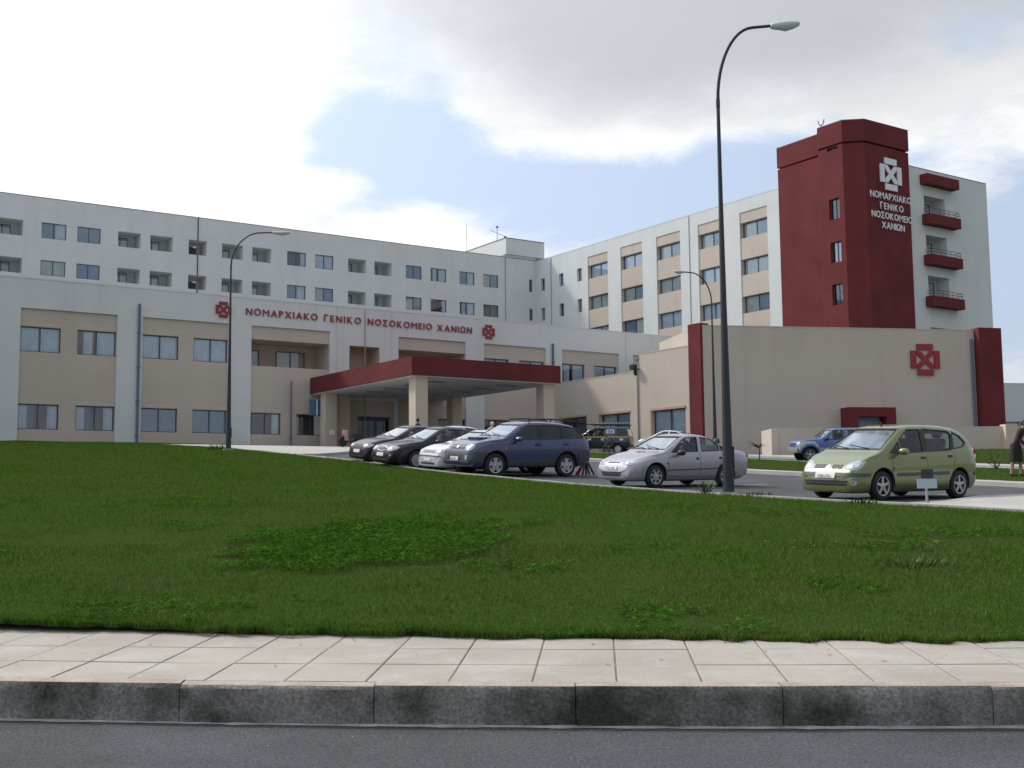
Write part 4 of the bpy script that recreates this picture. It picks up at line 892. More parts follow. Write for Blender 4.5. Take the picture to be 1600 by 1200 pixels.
    for seam in S.get('seams', []):
        for a, b in zip(seam[:-1], seam[1:]):
            d_ = (Vector(b) - Vector(a)).normalized(); n_ = Vector((-d_.y, d_.x)) * 0.0055; both('door_seam', [tuple(Vector(a) - n_), tuple(Vector(b) - n_), tuple(Vector(b) + n_), tuple(Vector(a) + n_)], 0.0015, M['black'], skirt=0.004)
    # wheels
    ty, ri = wheel_meshes(r, S.get('ww', 0.19), S.get('spokes', 5), S.get('rim', 'star'))
    for ax in (S['ax'], S['ax'] - S['wb']):
        for sgn in (1, -1):
            wl = bpy.data.objects.new('wheel', None); COL.objects.link(wl); wl.parent = root; wl.location = (ax, sgn * (wmax - S.get('ww', 0.19) / 2 - 0.025), r)
            if sgn < 0: wl.rotation_euler = (0, 0, math.pi)
            obj('tyre', ty, wl); obj('rim', ri, wl)
    # mirrors
    mx_, mz_ = S['mirror']
    for sgn in (1, -1):
        bm = bmesh.new(); bmesh.ops.create_uvsphere(bm, u_segments=14, v_segments=8, radius=1.0)
        for v in bm.verts: v.co = Vector((v.co.x * 0.085 + (0.03 if v.co.x > 0 else 0), v.co.y * 0.115, v.co.z * 0.075))
        me = bpy.data.meshes.new('mirror'); bm.to_mesh(me); bm.free(); me.materials.append(S.get('mirror_mat', S['paint'])); me.polygons.foreach_set('use_smooth', [True] * len(me.polygons))
        mo = obj('mirror', me, root); mo.location = (mx_, sgn * (I_(S['wid'], mx_) + 0.105), mz_)
        g = Geo(); g.box(-0.03, 0.03, -0.15, 0.0, -0.06, -0.02); m2 = g.mesh('mirror_arm', M['black']); a_ = obj('mirror_arm', m2, mo); 
        if sgn < 0: a_.rotation_euler = (0, 0, math.pi)
    # wipers
    cz = ws[0][1]
    for yy, ln in ((0.42, 0.62), (-0.12, 0.55)):
        g = Geo(); pts = []
        for k in range(6):
            q = Vector((x1 + 3, yy - ln * k / 5 * 0.96, cz + 0.015 + 0.07 * (k / 5) ** 1.2)); hit = bvh.ray_cast(q, Vector((-1, 0, 0)))[0]
            if hit: pts.append(hit + Vector((0.02, 0, 0.012)))
        if len(pts) > 2: g.tube(pts, 0.011, 6); gobj('wiper', g, M['black'], root)
    # seats, wheel, dashboard
    fl, hp = S.get('cab_floor', 0.42), S['hip']
    def seat(xc, yc, wd, hr=True):
        bm = bmesh.new()
        def rb(cx, cy, cz_, sx, sy, sz, rx=0.0):
            q = bmesh.ops.create_cube(bm, size=1.0)['verts']; mt = Matrix.Translation((cx, cy, cz_)) @ Matrix.Rotation(rx, 4, 'Y') @ Matrix.Diagonal((sx, sy, sz, 1)); bmesh.ops.transform(bm, matrix=mt, verts=q)
        rb(xc + 0.22, yc, hp - 0.03, 0.5, wd, 0.16); rb(xc - 0.10, yc, hp + 0.28, 0.13, wd, 0.62, -0.22)
        if hr:
            for yy in ([yc] if wd < 0.7 else [yc - wd * 0.3, yc + wd * 0.3]): rb(xc - 0.2, yy, hp + 0.68, 0.09, 0.25, 0.17, -0.15)
        bmesh.ops.bevel(bm, geom=bm.edges[:], offset=0.035, segments=2, affect='EDGES'); me = bpy.data.meshes.new('seat'); bm.to_mesh(me); bm.free(); me.materials.append(M['seat']); me.polygons.foreach_set('use_smooth', [True] * len(me.polygons)); obj('seat', me, root)
    seat(S['seat1'], 0.36, 0.5); seat(S['seat1'], -0.36, 0.5); seat(S['seat2'], 0, 1.2)
    g = Geo(); n = 18; cx_, cz_ = S['seat1'] + 0.62, hp + 0.36
    g.tube([(cx_ + 0.07 * math.sin(2 * math.pi * k / n), 0.36 + 0.18 * math.cos(2 * math.pi * k / n), cz_ + 0.17 * math.sin(2 * math.pi * k / n)) for k in range(n + 1)], 0.014, 6); g.tube([(cx_, 0.36, cz_), (cx_ + 0.25, 0.36, cz_ - 0.08)], 0.025, 6); gobj('steering_wheel', g, M['black'], root)
    dz_ = S.get('dash', hp + 0.36); g = Geo(); g.prism([(cx_ + 0.18, -0.62), (cx1 - 0.02, -0.62), (cx1 - 0.02, 0.62), (cx_ + 0.18, 0.62)], fl, dz_); gobj('dashboard', g, M['cabin'], root)
    return root, put, both
def circ(cx, cz, r, n=14, ry=None): return [(cx + r * math.cos(2 * math.pi * k / n), cz + (ry or r) * math.sin(2 * math.pi * k / n)) for k in range(n)]
def rect(a, b, c, d): return [(a, c), (b, c), (b, d), (a, d)]
def text_part(nm, s_, h, m, parent, mw, bold=0.02):
    c = bpy.data.curves.new('t', 'FONT'); c.body = s_; c.size = h / 0.73; c.extrude = 0.002; c.offset = bold; c.align_x = 'CENTER'; c.resolution_u = 2
    o = tmp(c); bpy.context.view_layer.update(); me = bpy.data.meshes.new_from_object(o.evaluated_get(bpy.context.evaluated_depsgraph_get())); bpy.data.objects.remove(o); bpy.data.curves.remove(c)
    me.materials.clear(); me.materials.append(m); me.name = nm; q = bpy.data.objects.new(nm, me); COL.objects.link(q); q.parent = parent; q.matrix_local = mw; return q
def plate_text(root, x, z, s_, tilt=0.0): text_part('plate_text', s_, 0.058, M['black'], root, Matrix.Translation((x, 0, z)) @ Matrix.Rotation(math.pi / 2, 4, 'Z') @ Matrix.Rotation(math.pi / 2 - tilt, 4, 'X'), bold=0.0)
HEAD = HA + math.pi                     # parked nose to the kerb, square to the building grid
def wid(x0, x1, w_, n0=0.80, n1=0.74, t0=0.35, t1=0.55): return [(x0, w_ * n0), (x0 + 0.06, w_ * (n0 + 0.09)), (x0 + t0, w_ * 0.975), (x0 + t0 + 0.6, w_), (x1 - t1 - 0.5, w_), (x1 - t1, w_ * 0.975), (x1 - t1 * 0.55, w_ * 0.945), (x1 - 0.14, w_ * (n1 + 0.14)), (x1 - 0.05, w_ * (n1 + 0.07)), (x1, w_ * n1)]

# --- green MPV
S = dict(paint=paint('green_metallic_paint', (0.175, 0.205, 0.068)), wb=2.58, ax=1.29, wr=0.305, arch=0.07, spokes=5, rim='star', ww=0.19,
    top=[(-2.06, 0.62), (-2.04, 0.95), (-1.98, 1.10), (-1.86, 1.30), (-1.68, 1.46), (-1.45, 1.555), (-1.0, 1.605), (-0.4, 1.62), (0.10, 1.605), (0.36, 1.565), (0.50, 1.515), (0.9, 1.275), (1.27, 1.035), (1.34, 1.005), (1.6, 0.925), (1.85, 0.81), (1.98, 0.71), (2.06, 0.60), (2.11, 0.47)],
    belt=[(-2.06, 0.6), (-1.98, 1.03), (-1.5, 1.04), (-0.5, 1.005), (0.4, 0.955), (1.1, 0.905), (1.6, 0.83), (1.9, 0.70), (2.11, 0.44)], bot=[(-2.06, 0.30), (-1.9, 0.21), (-1.6, 0.17), (1.6, 0.15), (1.95, 0.145), (2.11, 0.18)],
    wid=wid(-2.06, 2.11, 0.86, 0.80, 0.72), roof=[(-2.06, 0.72), (-1.9, 0.66), (-1.5, 0.615), (-0.5, 0.64), (0.4, 0.63), (0.6, 0.645), (1.25, 0.77), (1.5, 0.79), (2.11, 0.60)], cab=(-1.75, 1.22), cab_floor=0.45, hip=0.72, seat1=-0.05, seat2=-0.95, mirror=(0.78, 1.02),
    screen=[(0.705, 1.055), (0.62, 1.30), (0.555, 1.505)], rear=[(0.60, 1.10), (0.56, 1.42)], glass=M['carglass'], screen_mat=M['clearscreen'],
    side_windows=[[(1.02, 0.985), (0.66, 0.985), (0.66, 1.235)], [(0.61, 0.99), (-0.08, 1.015), (-0.13, 1.50), (0.27, 1.49), (0.61, 1.27)], [(-0.22, 1.02), (-1.02, 1.055), (-1.20, 1.40), (-1.12, 1.475), (-0.25, 1.51)], [(-1.14, 1.08), (-1.50, 1.13), (-1.66, 1.22), (-1.52, 1.37), (-1.27, 1.46), (-1.24, 1.40)]],
    side=[('bumper_strip', [(1.68, 0.495), (2.02, 0.495), (2.02, 0.565), (1.68, 0.565)], 0.016, M['trim']), ('pillar_trim', [(-0.10, 1.02), (-0.20, 1.02), (-0.23, 1.505), (-0.15, 1.50)], 0.003, M['black']), ('pillar_trim', [(-1.04, 1.06), (-1.13, 1.08), (-1.235, 1.40), (-1.20, 1.41)], 0.003, M['black']), ('mirror_base', [(0.92, 0.985), (0.66, 0.975), (0.66, 1.13)], 0.004, M['black']),
          ('rub_strip', [(0.86, 0.50), (-0.90, 0.53), (-0.90, 0.60), (0.86, 0.57)], 0.012, M['trim']), ('door_handle', rect(-0.10, 0.06, 0.865, 0.91), 0.012, M['black']), ('door_handle', rect(-1.02, -0.87, 0.90, 0.945), 0.012, M['black']), ('side_indicator', circ(0.98, 0.665, 0.03, 10), 0.006, M['black']), ('fuel_flap', circ(-1.36, 0.83, 0.07), 0.002, S_ if False else M['trim']) if False else ('sill_trim', [(0.9, 0.225), (-0.9, 0.225), (-0.9, 0.27), (0.9, 0.27)], 0.004, M['trim'])],
    seams=[[(0.95, 0.30), (1.0, 0.60), (0.98, 0.90)], [(-0.16, 0.30), (-0.14, 0.95)], [(-0.9, 0.34), (-1.03, 0.62), (-1.12, 0.9), (-1.09, 1.04)], [(0.95, 0.30), (-0.90, 0.30)]],
    front=[('headlamp', [(0.36, 0.640), (0.70, 0.625), (0.80, 0.69), (0.86, 0.80), (0.74, 0.835), (0.55, 0.79), (0.38, 0.70)], 22, 0.006, M['lens']), ('grille', rect(0.085, 0.37, 0.640, 0.735), 0, 0.004, M['black']), ('bumper_strip', rect(-0.80, 0.80, 0.495, 0.565), 0, 0.018, M['trim']),
           ('air_intake', [(-0.52, 0.30), (0.52, 0.30), (0.58, 0.41), (-0.58, 0.41)], 0, 0.003, M['black']), ('intake_bar', rect(-0.54, 0.54, 0.345, 0.362), 0, 0.012, M['trim']), ('fog_lamp', circ(0.66, 0.37, 0.062), 12, 0.006, M['lens']), ('number_plate', rect(-0.26, 0.26, 0.455, 0.57), 0, 0.028, M['plate']), ('badge', [(0, 0.645), (0.055, 0.69), (0, 0.735), (-0.055, 0.69)], 0, 0.010, M['chrome'])],
    back=[('tail_lamp', [(0.60, 0.85), (0.82, 0.85), (0.78, 1.12), (0.62, 1.12)], 35, 0.005, M['redlens']), ('bumper_strip', rect(-0.8, 0.8, 0.5, 0.57), 0, 0.015, M['trim'])])
car, put, both = make_car(S, 'parked_car', 'green tall hatchback with silver sunshade parked at the right by the corner pavement', 'car', 8.27, 25.33, HEAD, 'cars parked nose to the lawn kerb')
for poly in ([(0.46, 0.66), (0.60, 0.66), (0.62, 0.74), (0.50, 0.73)], [(0.64, 0.67), (0.73, 0.70), (0.76, 0.77), (0.66, 0.75)]): 
    for sg_ in (1, -1): put('headlamp_reflector', [(sg_ * a, b) for a, b in poly], R(22 * sg_), 0.010, M['chrome'])
plate_text(car, 2.145, 0.475, 'XNE 1731')
g = Geo(); n = 22
for k in range(n):
    def shp(i): 
        t_ = i / n; y_ = -0.60 + 1.2 * t_; return [(1.085 + 0.03 * math.sin(i * 1.15), y_, 1.055), (0.83 + 0.03 * math.sin(i * 0.7 + 1), y_ * 0.96, 1.225 + 0.02 * math.sin(t_ * 5)), (0.57 + 0.02 * math.sin(i * 0.9), y_ * 0.88, 1.385 + 0.03 * math.sin(t_ * 4 + 1))]
    a_, b_ = shp(k), shp(k + 1)
    for j in range(2): g.quad(a_[j], b_[j], b_[j + 1], a_[j + 1])
gobj('sunshade', g, M['shade'], car, smooth=True)
g = Geo(); g.lathe([(0.0, 0.085), (0.016, 0.07), (0.03, 0.0)], 10); q = gobj('aerial_base', g, M['black'], car); q.location = (0.3, 0, 1.575)

# --- silver saloon
S = dict(paint=paint('silver_metallic_paint', (0.36, 0.35, 0.39), 0.45, 0.30), wb=2.40, ax=1.26, wr=0.285, arch=0.065, spokes=7, rim='star', ww=0.18,
    top=[(-2.06, 0.62), (-2.04, 0.84), (-1.97, 0.925), (-1.75, 0.955), (-1.42, 0.965), (-1.34, 0.985), (-1.0, 1.19), (-0.82, 1.285), (-0.6, 1.345), (-0.25, 1.375), (0.0, 1.365), (0.16, 1.335), (0.3, 1.28), (0.9, 0.945), (0.98, 0.905), (1.3, 0.85), (1.65, 0.765), (1.85, 0.69), (1.97, 0.61), (2.04, 0.52), (2.07, 0.40)],
    belt=[(-2.06, 0.55), (-1.97, 0.85), (-1.4, 0.905), (-0.5, 0.88), (0.4, 0.845), (1.0, 0.80), (1.6, 0.70), (1.95, 0.54), (2.07, 0.36)], bot=[(-2.06, 0.30), (-1.85, 0.22), (-1.6, 0.17), (1.6, 0.15), (1.9, 0.15), (2.07, 0.19)],
    wid=wid(-2.06, 2.07, 0.825, 0.80, 0.70), roof=[(-2.06, 0.66), (-1.45, 0.70), (-1.3, 0.66), (-0.8, 0.56), (-0.2, 0.575), (0.2, 0.57), (0.9, 0.72), (1.1, 0.74), (2.07, 0.55)], cab=(-1.25, 0.88), cab_floor=0.36, hip=0.50, seat1=-0.18, seat2=-1.0, mirror=(0.52, 0.885), mirror_mat=M['black'],
    screen=[(0.66, 0.955), (0.57, 1.15), (0.50, 1.295)], rear=[(0.58, 1.0), (0.48, 1.27)],
    side_windows=[[(0.72, 0.89), (-0.18, 0.915), (-0.27, 1.285), (0.10, 1.265), (0.28, 1.185)], [(-0.31, 0.92), (-0.94, 0.94), (-1.0, 1.12), (-0.80, 1.245), (-0.40, 1.29)], [(-0.98, 0.945), (-1.26, 0.955), (-1.04, 1.10)]],
    side=[('door_handle', circ(-0.12, 0.735, 0.052, 10, 0.034), 0.010, M['black']), ('door_handle', circ(-0.93, 0.755, 0.052, 10, 0.034), 0.010, M['black']), ('mirror_base', [(0.66, 0.875), (0.48, 0.88), (0.48, 0.985)], 0.004, M['black']), ('rub_strip', [(0.92, 0.425), (-0.86, 0.47), (-0.86, 0.50), (0.92, 0.455)], 0.008, M['trim']), ('side_indicator', rect(0.86, 0.92, 0.60, 0.63), 0.006, M['black'])],
    seams=[[(0.86, 0.28), (0.88, 0.60), (0.82, 0.85)], [(-0.22, 0.28), (-0.23, 0.90)], [(-0.80, 0.32), (-0.88, 0.55), (-1.02, 0.75), (-1.0, 0.93)], [(0.86, 0.28), (-0.80, 0.28)]],
    front=[('headlamp', [(0.30, 0.565), (0.60, 0.555), (0.74, 0.60), (0.79, 0.665), (0.66, 0.70), (0.42, 0.67), (0.30, 0.625)], 22, 0.006, M['lens']), ('grille', [(-0.26, 0.585), (0.26, 0.585), (0.20, 0.625), (-0.20, 0.625)], 0, 0.004, M['black']), ('air_intake', [(-0.34, 0.275), (0.34, 0.275), (0.40, 0.385), (-0.40, 0.385)], 0, 0.003, M['black']), ('intake_bar', rect(-0.38, 0.38, 0.325, 0.338), 0, 0.010, M['trim']), ('fog_lamp', circ(0.56, 0.335, 0.055), 15, 0.006, M['lens']), ('number_plate', rect(-0.20, 0.20, 0.435, 0.52), 0, 0.016, M['plate']), ('bumper_seam', rect(-0.7, 0.7, 0.547, 0.555), 0, 0.002, M['black'])],
    back=[('tail_lamp', [(0.50, 0.66), (0.78, 0.66), (0.76, 0.86), (0.50, 0.84)], 40, 0.005, M['redlens'])])
car, put, both = make_car(S, 'parked_car', 'silver saloon car parked behind the tall lamp post', 'car', 4.19, 30.3, HEAD, 'cars parked nose to the lawn kerb')
for sg_ in (1, -1): put('headlamp_reflector', circ(sg_ * 0.50, 0.62, 0.045, 12), R(22 * sg_), 0.010, M['chrome']); put('headlamp_reflector', circ(sg_ * 0.63, 0.635, 0.035, 12), R(22 * sg_), 0.010, M['chrome'])
plate_text(car, 2.10, 0.45, 'XNZ 4020')

# --- blue SUV with roof rails
pb = paint('dark_blue_paint', (0.032, 0.041, 0.118), 0.2); M['cladding'] = mat('blue_grey_cladding', (0.055, 0.06, 0.075), 0.6)
S = dict(paint=pb, wb=2.62, ax=1.36, wr=0.35, arch=0.085, spokes=5, rim='wide', ww=0.225,
    top=[(-2.24, 0.75), (-2.23, 1.02), (-2.16, 1.10), (-2.02, 1.28), (-1.80, 1.52), (-1.62, 1.60), (-1.2, 1.66), (-0.5, 1.685), (0.05, 1.67), (0.24, 1.63), (0.36, 1.575), (0.98, 1.20), (1.08, 1.15), (1.4, 1.12), (1.8, 1.06), (2.02, 0.98), (2.14, 0.87), (2.21, 0.70), (2.25, 0.55)],
    belt=[(-2.24, 0.7), (-2.16, 1.04), (-1.5, 1.12), (-0.5, 1.10), (0.5, 1.06), (1.1, 1.03), (1.7, 0.97), (2.05, 0.82), (2.25, 0.5)], bot=[(-2.24, 0.46), (-2.05, 0.36), (-1.7, 0.28), (1.7, 0.26), (2.05, 0.26), (2.25, 0.33)],
    wid=wid(-2.24, 2.25, 0.915, 0.83, 0.78, 0.3, 0.45), roof=[(-2.24, 0.80), (-2.0, 0.72), (-1.7, 0.65), (-0.4, 0.67), (0.25, 0.66), (0.98, 0.80), (1.2, 0.83), (2.25, 0.66)], cab=(-1.95, 0.95), cab_floor=0.55, hip=0.85, seat1=-0.15, seat2=-1.05, mirror=(0.62, 1.135),
    screen=[(0.745, 1.215), (0.66, 1.42), (0.59, 1.575)], rear=[(0.66, 1.15), (0.58, 1.50)], glass=M['carglass'], glass_rear=M['privacy'], tint_from=1,
    side_windows=[[(0.78, 1.105), (-0.20, 1.13), (-0.28, 1.57), (0.14, 1.56), (0.36, 1.44)], [(-0.33, 1.135), (-1.10, 1.16), (-1.12, 1.57), (-0.38, 1.585)], [(-1.17, 1.165), (-1.98, 1.20), (-1.86, 1.38), (-1.70, 1.52), (-1.19, 1.565)]],
    side=[('bumper_panel', [(1.80, 0.42), (2.16, 0.44), (2.14, 0.735), (1.76, 0.735)], 0.02, M['cladding']), ('bumper_panel', [(-1.74, 0.44), (-2.18, 0.5), (-2.18, 0.74), (-1.70, 0.74)], 0.02, M['cladding']), ('pillar_trim', [(-0.21, 1.13), (-0.32, 1.135), (-0.37, 1.585), (-0.29, 1.575)], 0.003, M['black']), ('pillar_trim', [(-1.10, 1.16), (-1.17, 1.165), (-1.19, 1.565), (-1.12, 1.57)], 0.003, M['black']), ('mirror_base', [(0.76, 1.10), (0.56, 1.105), (0.56, 1.22)], 0.004, M['black']), ('door_handle', [(-0.22, 0.93), (-0.02, 0.93), (-0.05, 1.0), (-0.20, 1.01)], 0.010, M['black']), ('door_handle', rect(-1.30, -1.13, 0.97, 1.02), 0.010, M['black']),
          ('lower_cladding', [(0.92, 0.33), (-0.80, 0.33), (-0.80, 0.56), (0.92, 0.54)], 0.012, M['cladding']), ('side_indicator', rect(0.98, 1.05, 0.84, 0.87), 0.006, M['amber'])],
    seams=[[(0.92, 0.5), (0.95, 0.8), (0.88, 1.06)], [(-0.26, 0.5), (-0.24, 1.11)], [(-0.82, 0.56), (-0.95, 0.8), (-1.14, 0.98), (-1.14, 1.14)]],
    front=[('headlamp', [(0.44, 0.785), (0.60, 0.755), (0.74, 0.80), (0.80, 0.90), (0.72, 0.965), (0.56, 0.96), (0.46, 0.88)], 20, 0.008, M['lens']), ('grille', [(-0.36, 0.80), (0.36, 0.80), (0.40, 0.93), (-0.40, 0.93)], 0, 0.006, M['black']), ('grille_bar', rect(-0.36, 0.36, 0.855, 0.87), 0, 0.016, M['trim']), ('badge', circ(0, 0.865, 0.06, 14, 0.04), 0, 0.02, M['chrome']), ('bumper_panel', rect(-0.75, 0.75, 0.42, 0.735), 0, 0.02, M['cladding']),
           ('air_intake', [(-0.38, 0.50), (0.38, 0.50), (0.42, 0.66), (-0.42, 0.66)], 0, 0.026, M['black']), ('fog_lamp', circ(0.60, 0.56, 0.055, 12, 0.07), 10, 0.028, M['lens']), ('number_plate', rect(-0.22, 0.22, 0.46, 0.57), 0, 0.04, M['plate'])],
    back=[('tail_lamp', [(0.62, 0.82), (0.84, 0.82), (0.82, 1.16), (0.66, 1.16)], 50, 0.006, M['redlens']), ('bumper_panel', rect(-0.75, 0.75, 0.48, 0.74), 0, 0.03, M['cladding'])])
car, put, both = make_car(S, 'parked_car', 'dark blue off-roader with black roof rails and tinted rear glass', 'car', 0.12, 35.7, HEAD, 'cars parked nose to the lawn kerb')
plate_text(car, 2.315, 0.485, 'XNB 6312')
for sg_ in (1, -1):
    g = Geo(); pts = [(0.02, 0.60 * sg_, 1.655), (-0.10, 0.60 * sg_, 1.745), (-0.8, 0.61 * sg_, 1.765), (-1.45, 0.60 * sg_, 1.735), (-1.60, 0.59 * sg_, 1.62)]; g.tube(pts, 0.022, 8); g.tube([(-0.8, 0.61 * sg_, 1.765), (-0.8, 0.61 * sg_, 1.67)], 0.022, 6); gobj('roof_rail', g, M['black'], car, angle=40)
    put('headlamp_reflector', circ(sg_ * 0.58, 0.84, 0.055, 12), R(20 * sg_), 0.014, M['chrome']); put('headlamp_reflector', circ(sg_ * 0.66, 0.91, 0.045, 12), R(20 * sg_), 0.014, M['chrome'])
g = Geo(); g.prism([(1.25, -0.22), (1.62, -0.30), (1.62, 0.30), (1.25, 0.22)], 1.08, 1.165); gobj('bonnet_scoop', g, pb, car); g = Geo(); g.box(1.60, 1.63, -0.26, 0.26, 1.105, 1.155); gobj('scoop_mouth', g, M['black'], car)

# --- two dark cars, a white one and neighbours (one body family, own noses)
def saloon(pt, nose, roofz=1.40, L0=-2.2, L1=2.2, ww=0.86, trunk=True, spokes=7, wb=2.62, ax=1.32):
    zt = 0.98 if trunk else 1.06
    tp = [(L0, 0.62), (L0 + 0.02, 0.86), (L0 + 0.10, 0.94)] + ([(L0 + 0.4, zt - 0.01), (-1.52, zt), (-1.42, zt + 0.03)] if trunk else [(L0 + 0.22, 1.04), (L0 + 0.36, 1.10)]) + [(-1.02, roofz - 0.15), (-0.75, roofz - 0.05), (-0.3, roofz), (0.05, roofz - 0.01), (0.22, roofz - 0.045), (0.34, roofz - 0.1), (1.0, 0.965), (1.1, 0.925), (1.5, 0.875), (L1 - 0.28, 0.78), (L1 - 0.1, 0.70), (L1 - 0.03, 0.58), (L1, 0.42)]
    return dict(paint=pt, wb=wb, ax=ax, wr=0.30, arch=0.065, spokes=spokes, rim='wide', ww=0.19, top=tp,
        belt=[(L0, 0.55), (L0 + 0.1, 0.86), (-1.4, 0.92), (-0.4, 0.90), (0.5, 0.87), (1.1, 0.84), (1.7, 0.75), (L1 - 0.1, 0.60), (L1, 0.38)], bot=[(L0, 0.32), (L0 + 0.2, 0.23), (-1.7, 0.17), (1.7, 0.15), (L1 - 0.15, 0.155), (L1, 0.20)],
        wid=wid(L0, L1, ww, 0.80, 0.74), roof=[(L0, 0.70), (-1.5, 0.72), (-1.0, 0.60), (-0.3, 0.59), (0.2, 0.58), (1.0, 0.74), (1.2, 0.77), (L1, 0.60)], cab=(-1.3, 0.98), cab_floor=0.36, hip=0.52, seat1=-0.15, seat2=-1.0, mirror=(0.60, 0.91),
        screen=[(0.68, 0.985), (0.58, 1.18), (0.51, roofz - 0.085)], rear=[(0.60, 1.04), (0.50, roofz - 0.12)],
        side_windows=[[(0.80, 0.91), (-0.18, 0.935), (-0.27, roofz - 0.09), (0.10, roofz - 0.10), (0.34, roofz - 0.20)], [(-0.30, 0.94), (-1.20, 0.965), (-1.02, roofz - 0.22), (-0.74, roofz - 0.12), (-0.38, roofz - 0.09)]],
        side=[('door_handle', rect(-0.22, -0.06, 0.77, 0.81), 0.010, M['black']), ('door_handle', rect(-1.08, -0.93, 0.79, 0.83), 0.010, M['black']), ('rub_strip', [(0.95, 0.46), (-0.95, 0.50), (-0.95, 0.54), (0.95, 0.50)], 0.010, M['trim']), ('mirror_base', [(0.76, 0.90), (0.56, 0.905), (0.56, 1.01)], 0.004, M['black'])],
        seams=[[(0.92, 0.28), (0.92, 0.62), (0.88, 0.87)], [(-0.22, 0.28), (-0.23, 0.92)], [(-0.85, 0.32), (-0.98, 0.6), (-1.12, 0.8), (-1.1, 0.95)]], front=nose,
        back=[('tail_lamp', [(0.52, 0.68), (0.80, 0.68), (0.78, 0.88), (0.52, 0.86)], 40, 0.005, M['redlens'])])
nose_round = [('headlamp', [(0.34, 0.60), (0.60, 0.575), (0.78, 0.62), (0.83, 0.70), (0.70, 0.745), (0.44, 0.73), (0.35, 0.68)], 22, 0.008, M['lens']), ('grille_rim', circ(0, 0.655, 0.33, 18, 0.085), 0, 0.008, M['chrome']), ('grille', circ(0, 0.65, 0.285, 18, 0.06), 0, 0.016, M['black']), ('number_plate', rect(-0.23, 0.23, 0.40, 0.51), 0, 0.018, M['plate']), ('air_intake', rect(-0.5, 0.5, 0.25, 0.33), 0, 0.004, M['black']), ('front_indicator', rect(0.55, 0.66, 0.43, 0.47), 20, 0.006, M['amber'])]
nose_bar = [('headlamp', [(0.36, 0.60), (0.72, 0.59), (0.80, 0.66), (0.78, 0.715), (0.36, 0.70)], 18, 0.008, M['lens']), ('grille', rect(-0.33, 0.33, 0.615, 0.70), 0, 0.006, M['black']), ('number_plate', rect(-0.23, 0.23, 0.40, 0.51), 0, 0.018, M['plate']), ('air_intake', rect(-0.5, 0.5, 0.25, 0.33), 0, 0.004, M['black']), ('bumper_seam', rect(-0.7, 0.7, 0.555, 0.57), 0, 0.004, M['black'])]
nose_square = [('headlamp', rect(0.40, 0.74, 0.605, 0.715), 10, 0.008, M['lens']), ('grille', rect(-0.37, 0.37, 0.615, 0.705), 0, 0.006, M['trim']), ('bumper_strip', rect(-0.68, 0.68, 0.50, 0.525), 0, 0.018, M['black']), ('number_plate', rect(-0.2, 0.2, 0.36, 0.45), 0, 0.018, M['plate']), ('air_intake', rect(-0.42, 0.42, 0.25, 0.31), 0, 0.004, M['black'])]
dk = paint('aubergine_paint', (0.008, 0.005, 0.009), 0.0, 0.4, 0.45, 0.3); wn = paint('wine_red_paint', (0.020, 0.006, 0.009), 0.0, 0.4, 0.45, 0.3); wt = paint('white_car_paint', (0.55, 0.56, 0.57), 0.1); sv = paint('pale_silver_paint', (0.50, 0.51, 0.52), 0.4)
car, put, both = make_car(saloon(dk, nose_round, 1.42, -2.25, 2.27, 0.87, False, 9), 'parked_car', 'near black hatchback with oval chrome grille second from the left of the row', 'car', -2.55, 39.56, HEAD, 'cars parked nose to the lawn kerb')
car, put, both = make_car(saloon(wn, nose_bar, 1.40, -2.15, 2.14, 0.85, True, 7, 2.52, 1.27), 'parked_car', 'dark wine red saloon at the far left end of the parked row', 'car', -3.75, 41.8, HEAD, 'cars parked nose to the lawn kerb')
car, put, both = make_car(saloon(wt, nose_square, 1.38, -2.05, 2.12, 0.83, True, 7, 2.45, 1.25), 'parked_car', 'white square nosed saloon squeezed between the black hatchback and blue off-roader', 'car', -0.95, 37.6, HEAD, 'cars parked nose to the lawn kerb')
car, put, both = make_car(saloon(sv, nose_bar, 1.40, -2.15, 2.14, 0.85, True, 7, 2.52, 1.27), 'parked_car', 'pale silver saloon standing behind the black hatchback near the canopy', 'car', -2.55, 47.6, R(200))

# --- white hatchback, far, seen from behind its flank
Sx = saloon(paint('bright_white_paint', (0.62, 0.63, 0.64), 0.05), nose_bar, 1.44, -1.85, 1.95, 0.82, False, 6, 2.45, 1.2)
car, put, both = make_car(Sx, 'parked_car', 'small white hatchback parked beyond the silver saloon by the beige hall', 'car', 9.7, 72.0, R(152))
